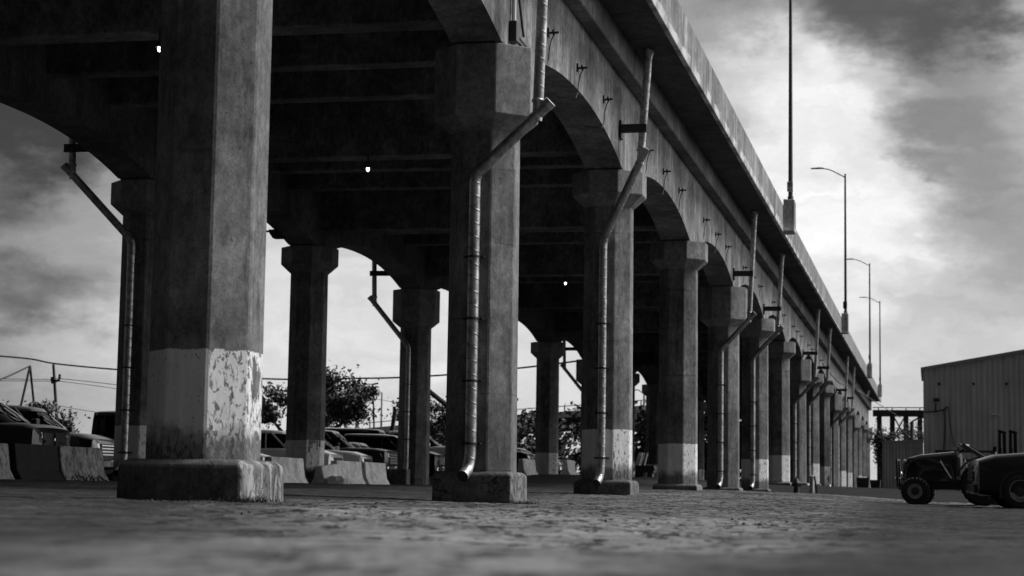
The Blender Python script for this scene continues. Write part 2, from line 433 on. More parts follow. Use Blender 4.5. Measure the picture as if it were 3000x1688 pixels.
M['glass'].node_tree.nodes['Principled BSDF'].inputs['IOR'].default_value = 1.2
M['glass_pale'] = mat_simple("sky_lit_glass", 0.05, 0.03, 0.0, spec=1.0)
M['chrome'] = mat_simple("chrome", 0.7, 0.15, 1.0)
M['rim'] = mat_simple("wheel_rim_metal", 0.42, 0.35, 0.7)
M['rim_painted'] = mat_simple("wheel_rim_paint", 0.32, 0.5, var=0.15)
M['car_white'] = mat_simple("white_car_paint", 0.8, 0.3, coat=1.0)
M['car_silver'] = mat_simple("silver_car_paint", 0.34, 0.3, 0.4, coat=1.0)
M['car_black'] = mat_simple("black_car_paint", 0.008, 0.3, coat=0.25, spec=0.3)
M['car_black_gloss'] = mat_simple("black_car_paint_polished", 0.008, 0.1, coat=1.0, spec=0.6)
M['car_grey'] = mat_simple("grey_car_paint", 0.03, 0.28, 0.2, coat=0.6)
M['lens'] = mat_simple("headlight_lens", 0.55, 0.08, 0.4, spec=1.0)
M['bark'] = mat_simple("bark", 0.05, 0.9, var=0.4, bump=0.6)
M['leaf'] = mat_leaf("tree_leaves", 0.055)
M['leaf_dark'] = mat_leaf("shrub_leaves", 0.04)
M['wood'] = mat_simple("weathered_pole_wood", 0.06, 0.9, var=0.35, bump=0.5)
M['cable'] = mat_simple("cable_sheath", 0.02, 0.6)
M['wall_sheet'] = mat_ribbed("grey_wall_sheeting", 0.52, 0.3)
M['shed_sheet'] = mat_ribbed("dark_shed_sheeting", 0.42, 0.2)
M['trim'] = mat_simple("roof_trim", 0.34, 0.5, var=0.2)
M['lamp_on'] = mat_simple("lit_lamp", 0.8, 0.4, emit=9.0)
M['white_paint'] = mat_simple("white_sign_paint", 0.75, 0.5)
M['weed'] = mat_leaf("weed_leaves", 0.05)
M['debris'] = mat_simple("grit", 0.10, 0.9, var=0.5)
M['tractor'] = mat_simple("tractor_paint", 0.008, 0.25, coat=0.35, spec=0.3)
M['plank'] = mat_simple("pale_planks", 0.5, 0.7, var=0.25)

# ------------------------------------------------------------------ mesh building
class MB:
    def __init__(s):
        s.v, s.f, s.mi, s.uv = [], [], [], {}
    def add(s, vs, fs, mi=0):
        b = len(s.v)
        s.v += [tuple(p) for p in vs]
        for f in fs:
            s.f.append([b + i for i in f]); s.mi.append(mi)
        return s
    def box(s, x0, x1, y0, y1, z0, z1, mi=0):
        vs = [(x, y, z) for z in (z0, z1) for y in (y0, y1) for x in (x0, x1)]
        return s.add(vs, [(0, 2, 3, 1), (4, 5, 7, 6), (0, 1, 5, 4), (2, 6, 7, 3), (0, 4, 6, 2), (1, 3, 7, 5)], mi)
    def prism(s, poly, axis, a, b, mi=0):
        """poly of 2-tuples extruded along axis 'x','y','z' from a to b"""
        n = len(poly)
        def P(p, t):
            return (t, p[0], p[1]) if axis == 'x' else ((p[0], t, p[1]) if axis == 'y' else (p[0], p[1], t))
        vs = [P(p, a) for p in poly] + [P(p, b) for p in poly]
        fs = [list(range(n))[::-1], list(range(n, 2 * n))] + [(i, (i + 1) % n, n + (i + 1) % n, n + i) for i in range(n)]
        return s.add(vs, fs, mi)
    def rings(s, rings, cap=True, mi=0, close=True):
        n = len(rings[0]); vs = [p for r in rings for p in r]; fs = []
        for k in range(len(rings) - 1):
            for i in range(n if close else n - 1):
                j = (i + 1) % n
                fs.append((k * n + i, k * n + j, (k + 1) * n + j, (k + 1) * n + i))
        if cap:
            fs.append(list(range(n))[::-1]); fs.append([(len(rings) - 1) * n + i for i in range(n)])
        return s.add(vs, fs, mi)
    def tube(s, pts, r, n=12, cap=True, mi=0, uv=False):
        pts = [Vector(p) for p in pts]
        rs = r if isinstance(r, (list, tuple)) else [r] * len(pts)
        rings = []; ref = None; L = 0; Ls = []
        for i, p in enumerate(pts):
            if i: L += (p - pts[i - 1]).length
            Ls.append(L)
            d0 = (pts[i] - pts[i - 1]).normalized() if i else (pts[1] - pts[0]).normalized()
            d1 = (pts[i + 1] - pts[i]).normalized() if i < len(pts) - 1 else d0
            d = (d0 + d1)
            d = d.normalized() if d.length > 1e-6 else d0
            if ref is None:
                ref = Vector((0, 1, 0)) if abs(d.y) < 0.8 else Vector((1, 0, 0))
            x = (ref - d * ref.dot(d)).normalized(); ref = x
            y = d.cross(x)
            k = 1 / max(0.5, d.dot(d0))
            rings.append([tuple(p + (x * math.cos(a) + y * math.sin(a)) * rs[i] * (k if 0 else 1)) for a in [2 * math.pi * j / n for j in range(n)]])
        b = len(s.v)
        s.rings(rings, cap, mi)
        if uv:
            for k, l in enumerate(Ls):
                for j in range(n): s.uv[b + k * n + j] = (j / n, l)
        return s
    def lathe(s, prof, c, axis='z', n=20, mi=0, cap=True):
        rings = []
        for r, h in prof:
            ring = []
            for j in range(n):
                a = 2 * math.pi * j / n; ca, sa = math.cos(a) * r, math.sin(a) * r
                p = (ca, sa, h) if axis == 'z' else ((ca, h, sa) if axis == 'y' else (h, ca, sa))
                ring.append((c[0] + p[0], c[1] + p[1], c[2] + p[2]))
            rings.append(ring)
        return s.rings(rings, cap, mi)
    def bar(s, a, b, w, h=None, mi=0):
        """rectangular bar from a to b"""
        a, b = Vector(a), Vector(b); h = w if h is None else h
        d = (b - a).normalized()
        ref = Vector((0, 0, 1)) if abs(d.z) < 0.9 else Vector((0, 1, 0))
        x = d.cross(ref).normalized() * w / 2; y = x.cross(d).normalized() * h / 2
        return s.rings([[p - x - y, p + x - y, p + x + y, p - x + y] for p in (a, b)], True, mi)
    def mesh(s, name, mats, bevel=0, smooth=None, seg=1):
        me = bpy.data.meshes.new(name)
        me.from_pydata(s.v, [], s.f)
        for m in (mats if isinstance(mats, (list, tuple)) else [mats]): me.materials.append(m)
        for i, p in enumerate(me.polygons): p.material_index = s.mi[i]
        if s.uv:
            ul = me.uv_layers.new(name="UVMap")
            for lp in me.loops:
                ul.data[lp.index].uv = s.uv.get(lp.vertex_index, (0, 0))
        bm = bmesh.new(); bm.from_mesh(me)
        bmesh.ops.recalc_face_normals(bm, faces=bm.faces)
        if bevel:
            es = [e for e in bm.edges if len(e.link_faces) == 2 and e.calc_face_angle(0) > R(20)]
            bmesh.ops.bevel(bm, geom=es, offset=bevel, segments=seg, profile=0.5, affect='EDGES', clamp_overlap=True)
        bm.to_mesh(me); bm.free()
        if smooth is not None:
            for p in me.polygons: p.use_smooth = True
            me.set_sharp_from_angle(angle=R(smooth))
        return me
    def build(s, name, mats, parent=None, bevel=0, smooth=None, seg=1, loc=None):
        o = bpy.data.objects.new(name, s.mesh(name, mats, bevel, smooth, seg))
        COL.objects.link(o)
        if parent: o.parent = parent
        if loc is not None: o.location = loc
        return o

def tag(o, label, cat, group=None):
    o['label'] = label; o['category'] = cat
    if group: o['group'] = group
    return o

def thing(name, label, cat, loc=(0, 0, 0), rz=0.0, group=None):
    o = bpy.data.objects.new(name, None); COL.objects.link(o)
    o.empty_display_size = 0.3
    o.location = loc; o.rotation_euler = (0, 0, rz)
    return tag(o, label, cat, group)

def copy_tree(root, loc, rz, label, parent=None):
    c = root.copy(); COL.objects.link(c)
    if parent is None:
        c.location = loc; c.rotation_euler = (0, 0, rz); c['label'] = label
    else:
        c.parent = parent
    for ch in list(root.children):
        copy_tree(ch, None, None, None, c)
    return c

# ------------------------------------------------------------------ ground
GP = [(-7, 5, .0), (0, 0, 0), (6, 5, 0), (-12, 5, 0), (-7, 18, .13), (-4, 18, .09), (0, 20, .0), (-7, 30.6, .05), (-4, 30, .02), (0, 32, .0), (-7.1, 43, .19), (-7.1, 55.6, .32),
      (-7.1, 67.8, .34), (-7.1, 80.6, .36), (-7.1, 93, .66), (-7, 130, .71), (-6, 150, .70), (-5.9, 76, .23), (-18, 30, .28), (-18, 36, .33), (-18, 43, .32), (-18, 53, .36), (-18, 63, .36), (-18, 70, .40),
      (-18, 78, .60), (-18, 88, .95), (-18, 100, 1.05), (-18, 130, 1.05), (-13, 30, .2), (-13, 45, .25), (-13, 60, .33), (-13, 88, .8), (1.5, 42, .03), (0, 46, .06), (3, 46, .06), (0, 60, .14),
      (2, 100, .5), (-1, 100, .5), (0, 130, .58), (8, 130, .58), (-3, 126, .58), (10, 40, 0), (12, 80, .3), (-25, 35, .33), (-25, 45, .33), (-26, 65, .36), (-26, 90, .95), (-40, 60, .4), (-40, 110, .9),
      (-40, 200, 1.2), (0, 200, .7), (20, 200, .7), (-60, 200, 1.2), (-60, 60, .4), (-30, 10, .15), (25, 5, 0), (0, -30, 0), (-30, -30, 0), (30, -30, 0), (-18, 15, .2), (-3, 76, .25), (-2, 56, .13), (-4, 93, .5)]
_gp = np.array([(x, y * .6) for x, y, z in GP]); _gz = np.array([z for x, y, z in GP])
_A = np.sqrt(((_gp[:, None] - _gp[None]) ** 2).sum(-1) + 1.0)
_gw = np.linalg.solve(np.block([[_A, np.ones((len(GP), 1))], [np.ones((1, len(GP))), np.zeros((1, 1))]]), np.r_[_gz, 0])
def gz_np(x, y):
    x = np.clip(x, -60, 25); y = np.clip(y, -30, 200)
    d = np.sqrt((x[..., None] - _gp[:, 0]) ** 2 + (y[..., None] * .6 - _gp[:, 1]) ** 2 + 1.0)
    return d @ _gw[:-1] + _gw[-1]
def gz(x, y):
    return float(gz_np(np.array([float(x)]), np.array([float(y)]))[0])

def build_ground():
    def lines(segs):
        out = []
        for a, b, st in segs: out += list(np.arange(a, b, st))
        return np.array(out + [segs[-1][1]])
    xs = lines([(-900, -120, 130), (-120, -30, 9), (-30, -14, .8), (-14, -9, .2), (-9, 4, .085), (4, 9, .25), (9, 30, 3), (30, 120, 15), (120, 900, 130)])
    ys = lines([(-300, -30, 45), (-30, 2, 4), (2, 34, .055), (34, 60, .16), (60, 130, .7), (130, 260, 8), (260, 1500, 155)])
    X, Y = np.meshgrid(xs, ys)
    Z = gz_np(X, Y)
    rs = np.random.RandomState(3)
    N = 256; lat = rs.rand(N, N)
    def vn(x, y):
        xi = np.floor(x).astype(int); yi = np.floor(y).astype(int); fx = x - xi; fy = y - yi
        fx = fx * fx * (3 - 2 * fx); fy = fy * fy * (3 - 2 * fy)
        g = lambda a, b: lat[a % N, b % N]
        return (g(xi, yi) * (1 - fx) + g(xi + 1, yi) * fx) * (1 - fy) + (g(xi, yi + 1) * (1 - fx) + g(xi + 1, yi + 1) * fx) * fy - .5
    k = np.clip((75 - Y) / 20, 0, 1) * np.clip((Y + 5) / 5, 0, 1)
    Z = Z + k * (.030 * vn(X / 1.7 + 3, Y / 2.3) + .012 * vn(X / .55 + 9, Y / .7) + .006 * np.clip((Y - 6) / 4, .2, 1) * vn(X / .21 + 30, Y / .24) + .004 * vn(X / .1, Y / .1 + 50))
    def clod(n, lo, hi): 
        c = np.clip((n - lo) / (hi - lo), 0, 1); return c * c * (3 - 2 * c)
    cn = vn(X / .19 + 11, Y / .22 + 5) + .5 * vn(X / .10 + 21, Y / .12); k3 = k * np.clip((Y - 8) / 4, 0, 1)
    Z = Z + k3 * (.010 * clod(cn, .14, .26) + .009 * clod(vn(X / .13 + 40, Y / .16 + 8) + .4 * vn(X / .07, Y / .08), .12, .22))
    # broken lip of an old slab across the foreground
    lip = 13.2 + .35 * X + 1.2 * vn(X / 2.5, Y * 0)
    Z = Z + .018 / (1 + np.exp((Y - lip) / .06)) * np.clip((X + 12) / 4, 0, 1) * (Y > 3) * (Y < 30)
    h_ = np.clip((7.6 - Y) / 2.6, 0, 1); Z = Z + .118 * h_ * h_ * (3 - 2 * h_) * np.clip((Y + 12) / 6, 0, 1) * (1 + .12 * vn(X / .9 + 70, Y / .9))
    ny, nx = X.shape
    V = np.c_[X.ravel(), Y.ravel(), Z.ravel()]
    i = np.arange((ny - 1) * (nx - 1)); r = i // (nx - 1); c = i % (nx - 1); a = r * nx + c
    Fq = np.c_[a, a + 1, a + 1 + nx, a + nx]
    me = bpy.data.meshes.new("ground")
    me.vertices.add(len(V)); me.vertices.foreach_set("co", V.ravel())
    me.loops.add(Fq.size); me.loops.foreach_set("vertex_index", Fq.ravel().astype(np.int32))
    me.polygons.add(len(Fq)); me.polygons.foreach_set("loop_start", (np.arange(len(Fq)) * 4).astype(np.int32))
    me.update(calc_edges=True)
    me.polygons.foreach_set("use_smooth", np.ones(len(Fq), bool))
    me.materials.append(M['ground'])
    o = bpy.data.objects.new("ground", me); COL.objects.link(o); o['kind'] = 'structure'
build_ground()

# ------------------------------------------------------------------ viaduct
XR, XL, Y0, BAY, NB = -7.15, -18.43, 18.12, 12.5, 16
def YK(k): return Y0 + BAY * k
TALL = lambda k: k % 3 == 1
SOF = 10.10
def rise(y): return max(0.0, (y - 60) * 0.0024)

via = thing("viaduct", "long elevated concrete road viaduct with arched girders carried on two rows of columns", "viaduct", (XR, 0, 0))
def V_(b): 
    b.v = [(x - XR, y, z) for x, y, z in b.v]; return b

def arch(u):
    return 8.12 - 0.62 * ((6.25 - u) / 5.45) ** 2.2 if 0.8 < u < 6.25 else (7.5 if u <= 0.8 else 8.12)

def girder(xa, xb, k):
    ya, yb = YK(k), YK(k + 1)
    ea = 0.03 if TALL(k) else 0.0; eb = 0.03 if TALL(k + 1) else 0.0
    prof = [(ya + ea, 7.5)]
    for i in range(0, 25):
        u = 0.8 + (12.5 - 1.6) * i / 24
        prof.append((ya + u, arch(min(u, 12.5 - u))))
    prof.append((yb - eb, 7.5))
    top = SOF - 0.003 + 0
    b = MB()
    n = len(prof)
    # grid strip so that the arch shades properly
    vs = []
    for x in (xa, xb):
        for y, z in prof: vs.append((x, y, z))
        for y, z in prof: vs.append((x, y, top))
    fs = []
    for i in range(n - 1):
        fs.append((i, i + 1, n + i + 1, n + i)); fs.append((2 * n + i, 3 * n + i, 3 * n + i + 1, 2 * n + i + 1))
        fs.append((i, 2 * n + i, 2 * n + i + 1, i + 1)); fs.append((n + i, n + i + 1, 3 * n + i + 1, 3 * n + i))
    fs.append((0, n, 3 * n, 2 * n)); fs.append((n - 1, 3 * n - 1, 4 * n - 1, 2 * n - 1)[::1])
    fs[-1] = (n - 1, 2 * n + n - 1, 3 * n + n - 1, n + n - 1)
    b.add(vs, fs)
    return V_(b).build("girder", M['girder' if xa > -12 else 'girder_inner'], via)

for k in range(-5, NB):
    girder(XR - 0.43, XR + 0.41, k)
    if k >= 1: girder(XL - 0.43, XL + 0.43, k)

# deck slab, edge ledges and parapets, one length between expansion joints
units = [(-5, -2), (-2, 1), (1, 4), (4, 7), (7, 10), (10, 13), (13, 16)]
for ka, kb in units:
    ya, yb = YK(ka) + 0.04, YK(kb) - 0.04
    ra, rb = rise(ya), rise(yb)
    def sheared(x0, x1, z0, z1, slope=True):
        b = MB()
        za, zb = (ra, rb) if slope else (0, 0)
        vs = [(x0, ya, z0 + za), (x1, ya, z0 + za), (x0, yb, z0 + zb), (x1, yb, z0 + zb), (x0, ya, z1 + za), (x1, ya, z1 + za), (x0, yb, z1 + zb), (x1, yb, z1 + zb)]
        return b.add(vs, [(0, 2, 3, 1), (4, 5, 7, 6), (0, 1, 5, 4), (2, 6, 7, 3), (0, 4, 6, 2), (1, 3, 7, 5)])
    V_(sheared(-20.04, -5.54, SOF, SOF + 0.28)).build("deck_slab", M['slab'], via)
    b = MB()
    for x0, x1 in ((-6.737, -6.42), (-19.15, -18.863)):
        vs = [(x0, ya, 9.5), (x1, ya, 9.5), (x0, yb, 9.5), (x1, yb, 9.5), (x0, ya, SOF - .003 + ra), (x1, ya, SOF - .003 + ra), (x0, yb, SOF - .003 + rb), (x1, yb, SOF - .003 + rb)]
        c = MB().add(vs, [(0, 2, 3, 1), (4, 5, 7, 6), (0, 1, 5, 4), (2, 6, 7, 3), (0, 4, 6, 2), (1, 3, 7, 5)])
        V_(c).build("ledge", M['ledge'], via, bevel=0.02)
    # parapet: edge beam and barrier wall in one casting, split by open joints
    y = ya
    while y < yb - 0.5:
        y2 = min(y + 12.46, yb)
        if yb - y2 < 2: y2 = yb
        for outx, s in ((-5.37, 1), (-20.21, -1)):
            prof = [(outx, SOF - 0.09), (outx, SOF + 0.94), (outx - s * 0.24, SOF + 0.94), (outx - s * 0.30, SOF + 0.284), (outx - s * 0.167, SOF + 0.284), (outx - s * 0.167, SOF + 0.03), (outx - s * 0.12, SOF + 0.03), (outx - s * 0.12, SOF - 0.09)]
            n = len(prof)
            vs = [(px_, y + 0.01, pz_ + rise(y)) for px_, pz_ in prof] + [(px_, y2 - 0.01, pz_ + rise(y2)) for px_, pz_ in prof]
            c = MB().add(vs, [list(range(n))[::-1], list(range(n, 2 * n))] + [(i, (i + 1) % n, n + (i + 1) % n, n + i) for i in range(n)])
            V_(c).build("parapet", M['parapet'], via, bevel=0.012)
        y = y2
# floor beams: three lighter ones per bay and a deep one at each pier
def floor_beam(yc, w, zb, haunch):
    x0, x1 = XL + 0.433, XR - 0.433
    prof = [(x0, SOF - .004), (x0, zb - haunch), (x0 + .9, zb), (x1 - .9, zb), (x1, zb - haunch), (x1, SOF - .004)]
    c = MB().prism(prof, 'y', yc - w / 2, yc + w / 2)
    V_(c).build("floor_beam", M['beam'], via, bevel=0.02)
for k in range(-2, 13):
    floor_beam(YK(k), 0.62, 7.98, 0.0)
    for q in (1, 2, 3):
        if YK(k) < 150: floor_beam(YK(k) + BAY * q / 4, 0.5, 8.75, 0.0)

# cast-in lugs with a thin bonding wire on the outer girder face
lug0 = None
lug_y = [33.63, 36.6, 39.71, 45.94, 49.09, 52.27, 58.18, 61.51, 64.73, 70.9, 74.2, 77.5, 84.1, 87.2, 90.35, 96.5, 99.6, 102.7, 109, 112.1, 115.3, 121.5, 127.8]
for i, y in enumerate(lug_y):
    if lug0 is None:
        b = MB().box(0.004, .035, -.045, .045, -.08, .08)
        lug0 = b.build("lug", M['dark_steel'], via)
        b = MB(); b.tube([(.03, .03, 0), (.20, .05, .01)], .022, 8); b.tube([(.10, .0, .05), (.10, .09, -.03)], .02, 8)
        b.build("lug_bolt", M['black'], lug0)
        dz = arch(min((y - Y0) % BAY, BAY - (y - Y0) % BAY)) - 8.53
        b = MB(); b.tube([(.12, .04, -.02), (.06, .06, -.12), (.025, .06, -.3), (.02, .02, dz + .12), (.0, -.08, dz - .012), (-.35, -.25, dz - .014)], .011, 6)
        wire0 = b.build("bonding_wire", M['cable'], lug0)
        lug0.location = (0.41, y, 8.53)
    else:
        c = lug0.copy(); COL.objects.link(c); c.parent = via; c.location = (0.41, y, 8.53)
        for ch in lug0.children:
            if ch is wire0 and (i % 3 == 0 and i > 9): continue
            d = ch.copy(); COL.objects.link(d); d.parent = c

# ------------------------------------------------------------------ columns
def octa(h, c, z):
    return [(-h, -h + c, z), (-h + c, -h, z), (h - c, -h, z), (h, -h + c, z), (h, h - c, z), (h - c, h, z), (-h + c, h, z), (-h, h - c, z)]

def subdiv_ring(zs, h, c):
    return [octa(h, c, z) for z in zs]

def column(row_x, k, label, smat, pmat='plinth', plinth=True):
    y = YK(k); g = gz(row_x, y)
    t = thing("column", label, "column", (row_x + (-.02 if row_x == XR and k == 0 else 0), y + (.28 if row_x == XR and k == 0 else 0), g), 0, "columns of the viaduct's two rows")
    pt = {0: .54, 1: .56, 2: .52, 3: .50, 4: .45, 5: .44}.get(k, g + .12) if row_x == XR else g + .14
    pt = max(pt, g + .08)
    zb = pt - 0.02 if plinth else g - .2
    b = MB().rings([[(px_, py_, z - g) for px_, py_, z in octa(h, c, z)] for z, h, c in (((zb, .55, .325), (3.4, .54, .32), (6.7, .53, .31)) if k else ((zb, .535, .315), (3.4, .53, .31), (6.7, .53, .31)))])
    b.build("shaft", M[smat], t, bevel=0.018)
    zt = 6.08 if TALL(k) else 6.68; zv = 6.32 if TALL(k) else 6.95
    b = MB().rings([[(px_, py_, z - g) for px_, py_, z in octa(h, c, z)] for z, h, c in ((zt, .532, .312), (zv, .81, .48), (7.47, .81, .48))])
    b.box(-.42, .40, -.7, .7, 7.472 - g, 7.498 - g)
    b.build("capital", M['capital'], t, bevel=0.018)
    if plinth:
        h = .64
        b = MB().rings([[(sx * a, sy_ * a, z) for sx, sy_ in ((-1, -1), (1, -1), (1, 1), (-1, 1))] for z, a in ((-.5, h + .02), (pt - g - .05, h), (pt - g, h - .07))])
        me = b.build("plinth", M[pmat], t, bevel=0.03, seg=2)
    return t

ordn = ["", "second", "third", "fourth", "fifth", "sixth", "seventh", "eighth", "ninth", "tenth", "eleventh", "twelfth", "thirteenth", "fourteenth", "fifteenth", "sixteenth", "seventeenth"]
rlabel = {0: "nearest and largest column, white paint flaking off its lower third above a lime-streaked plinth",
          1: "unpainted column with a tall capital on a cracked plinth, fat downspout down its front",
          2: "white-footed column with a downspout ending over a low plinth, in front of the fourth of its row",
          3: "pale column with a white painted foot and no pipe, wide low plinth beneath",
          4: "unpainted column with tall capital, first one beyond the pipe-less white-footed column",
          5: "white-footed column with a pipe, just beyond the second tall-capital column",
          6: "white-footed column without pipe, behind the hydrant"}
for k in range(0, 17):
    painted = not TALL(k)
    lab = rlabel.get(k, ("unpainted" if TALL(k) else "white-footed") + " column, " + ordn[k] + " from the camera in the outer row")
    sm = 'shaft_peeling' if k == 0 else (('shaft_far_painted' if k >= 6 else 'shaft_painted') if painted else 'shaft')
    column(XR, k, lab, sm, 'plinth_limed' if k in (0,) else 'plinth', plinth=(k <= 8))
llabel = {2: "dark inner-row column at far left with a slanting downspout and a white foot, beside the barriers",
          3: "dark inner-row column with short capital and white foot against the pale sky",
          4: "dark inner-row column with tall capital and slanting downspout, small concrete block at its foot",
          6: "dark inner-row column with white foot in front of the distant highway bridge"}
for k in range(2, 13):
    lab = llabel.get(k, "inner-row " + ("unpainted" if TALL(k) else "white-footed") + " column, " + ordn[k] + " from the near end")
    column(XL, k, lab, 'shaft' if TALL(k) else ('shaft_far_painted' if k >= 6 else 'shaft_painted'), plinth=(k in (3,)))

# ------------------------------------------------------------------ downspouts
def smooth_path(pts, rad=0.12):
    pts = [Vector(p) for p in pts]; out = [pts[0]]
    for i in range(1, len(pts) - 1):
        a, p, c = pts[i - 1], pts[i], pts[i + 1]
        d0 = (a - p).normalized(); d1 = (c - p).normalized()
        r0 = min(rad, (a - p).length * .45); r1 = min(rad, (c - p).length * .45)
        for s in (0, .25, .5, .75, 1):
            q = (p + d0 * r0) * (1 - s) ** 2 + p * 2 * s * (1 - s) + (p + d1 * r1) * s ** 2
            out.append(q)
    out.append(pts[-1]); return out

def downspout(label, rx, y_col, side, zj, zb, xo_top, xo_j, y_off=0.0, arm_z=7.9, zfoot=0.5):
    """side +1: outer row (pipe swings towards +x)"""
    yp = y_col - .53 - .115
    lx = rx - side * 0.0 - (0.02 if side > 0 else .09)
    base = Vector((rx, yp, gz(rx, yp)))
    t = thing("downspout", label, "downspout", base, 0, "galvanised downspouts on the columns")
    r = .088
    jx = rx + side * xo_j
    tx = rx + side * xo_top
    P = lambda x, y, z: Vector((x, y, z)) - base
    topz = SOF + rise(yp) - .01
    yu = yp - y_off
    b = MB(); b.tube([P(tx, yu - y_off * .2, topz), P(tx, yu - y_off * .2, topz - .05), P(tx - side * .006, yu - y_off * .2, topz - .2), P(jx, yu, zj + .06), P(jx - side * .02, yu + .01, zj - .10)], [r * 1.55, r * 1.5, r, r, r], 16, uv=True)
    b.build("upper_pipe", M['galv'], t, smooth=40)
    b = MB().lathe([(r + .004, -.03), (r + .016, -.012), (r + .016, .012), (r + .004, .03)], P(jx, yu, zj + .22), 'z', 16)
    b.build("collar", M['galv'], t, smooth=50)
    dirx = Vector((jx - lx, (yu - yp), zj - zb)).normalized()
    top = Vector((jx, yu, zj)) + dirx * .28
    path = smooth_path([top, (lx, yp, zb), (lx, yp, zfoot + .28), (lx - .03, yp - .05, zfoot + .06), (lx - .06, yp - .26, zfoot - .04)], .14)
    b = MB(); b.tube([p - base for p in path[:-1]] + [path[-1] - base], r + .004, 16, cap=False, uv=True)
    b.build("lower_pipe", M['galv'], t, smooth=40)
    # dark inside of the outlet
    e = path[-1]; d = (path[-1] - path[-2]).normalized()
    b = MB(); b.tube([e - d * .012 - base, e - d * .2 - base], r - .004, 16)
    b.build("outlet", M['black'], t)
    b = MB(); b.tube([top - dirx * .09 - base, top + dirx * .012 - base, top + dirx * .016 - base], [r + .016, r + .016, r * .5], 16)
    b.build("end_cap", M['galv'], t, smooth=40)
    for z in (1.0, 2.0, 3.0, 4.0):
        if z < zb - .3 and z > zfoot + .3:
            b = MB(); b.lathe([(r + .004, -.02), (r + .014, -.018), (r + .014, .018), (r + .004, .02)], P(lx, yp, z), 'z', 14)
            b.bar(P(lx - .17, yp + .06, z), P(lx + .17, yp + .06, z), .04, .035)
            b.tube([P(lx + .15, yp + .07, z), P(lx + .15, yp - .03, z)], .016, 6)
            b.build("strap", M['dark_steel'], t)
    # steel arm from the girder
    if arm_z:
        gx = rx + side * .41 + (0 if side > 0 else -.02)
        px_ = jx + side * .15
        b = MB()
        b.box(*sorted((gx + side * .003 - base.x, gx + side * .05 - base.x)), yu - .16 - base.y + .0, yu + .16 - base.y, arm_z - .2 - base.z, arm_z + .2 - base.z)
        xa, xb = sorted((gx + side * .05 - base.x, px_ - base.x))
        yy = yu - base.y - r - .10
        b.box(xa, xb, yy, yy + .09, arm_z - .09 - base.z, arm_z + .09 - base.z)
        b.box(xa + .01, xb, yy - .04, yy - .0, arm_z + .07 - base.z, arm_z + .09 - base.z)
        b.box(xa + .01, xb, yy - .04, yy - .0, arm_z - .09 - base.z, arm_z - .07 - base.z)
        b.build("support_arm", M['rust'], t)
    return t

pl = "galvanised downspout "
downspout(pl + "on the unpainted tall-capital column nearest the camera, open outlet at its foot", XR, YK(1), 1, 6.28, 5.33, 1.13, 1.02, 0.10, None, .52)
downspout(pl + "slanting towards the camera with a round end cap, on the second pipe-bearing column", XR, YK(2), 1, 7.62, 5.88, 1.05, .88, .45, 8.3, .48)
downspout(pl + "on the second tall-capital column of the outer row", XR, YK(4), 1, 6.32, 5.24, 1.15, .97, .05, 7.9, .5)
downspout(pl + "on the column just beyond the second tall-capital column", XR, YK(5), 1, 6.9, 5.82, 1.17, .99, .05, 7.84, .5)
downspout(pl + "behind the hydrant in the outer row", XR, YK(7), 1, 6.3, 5.12, 1.25, 1.06, .05, 7.78, .72)
downspout(pl + "behind the bollard in the outer row", XR, YK(8), 1, 6.8, 5.6, 1.25, 1.06, .05, 7.8, .72)
downspout(pl + "last but one before the far end of the outer row", XR, YK(10), 1, 6.3, 5.12, 1.25, 1.06, .05, 7.78, .74)
downspout(pl + "farthest one of the outer row", XR, YK(11), 1, 6.8, 5.6, 1.25, 1.06, .05, 7.8, .74)
downspout(pl + "silhouetted at the far left on the inner-row column beside the barriers", XL, YK(2), -1, 7.55, 6.02, 1.45, 1.42, .55, 8.15, .55)
downspout(pl + "ending over a small concrete block on the dark tall-capital inner column", XL, YK(4), -1, 6.95, 5.36, 1.45, 1.38, .12, 8.02, .75)
downspout(pl + "seen between two inner-row columns against the sky", XL, YK(7), -1, 6.95, 5.36, 1.45, 1.38, .12, 8.02, 1.2)

tag(MB().box(-.42, .42, -.26, .26, -.2, .55).build("concrete_block", M['plinth'], None, bevel=.03, loc=(XL - .35, YK(4) - .85, gz(XL, YK(4)))), "small concrete splash block under an inner-row downspout", "concrete block")

# electrical box and conduits at the first joint
g = thing("junction_box", "black electrical box with conduits on the girder above the first tall capital", "junction box", (-6.74, 30.5, 7.62))
MB().box(.005, .13, -.12, .12, .0, .34).build("box", M['black'], g, bevel=.008)
b = MB(); b.tube([(.06, 0, .34), (.06, 0, 1.87)], .035, 8); b.build("conduit", M['white_paint'], g)
b = MB(); b.tube([(.05, .3, 1.87), (.06, .33, .9), (.12, .5, .2)], .022, 8); b.build("conduit", M['dark_steel'], g)
b = MB(); b.bar((.08, .13, .08), (.12, .9, .0), .05, .05); b.bar((.08, .2, .16), (.12, .9, .08), .03, .03); b.build("cable_tray", M['dark_steel'], g)

# lamps under the pier beams
lampl = {1: "small lit lamp under the pier beam nearest the camera, upper left", 2: "small lit lamp on the underside between the two nearest piers", 4: "small lit lamp seen left of the white-footed outer columns", 6: "tiny lit lamp deep under the viaduct"}
for k in (1, 2, 4, 6):
    t = thing("hanging_lamp", lampl[k], "lamp", (-12.8, YK(k) - .38, 7.64), 0, "lit lamps under the viaduct")
    MB().lathe([(.02, .36), (.02, .16), (.05, .15), (.08, .05)], (0, 0, 0), 'z', 14).build("housing", M['dark_steel'], t, smooth=40)
    MB().lathe([(.03, .05), (.038, .02), (.03, -.015), (.01, -.03)], (0, 0, 0), 'z', 14).build("bulb", M['lamp_on'], t, smooth=60)

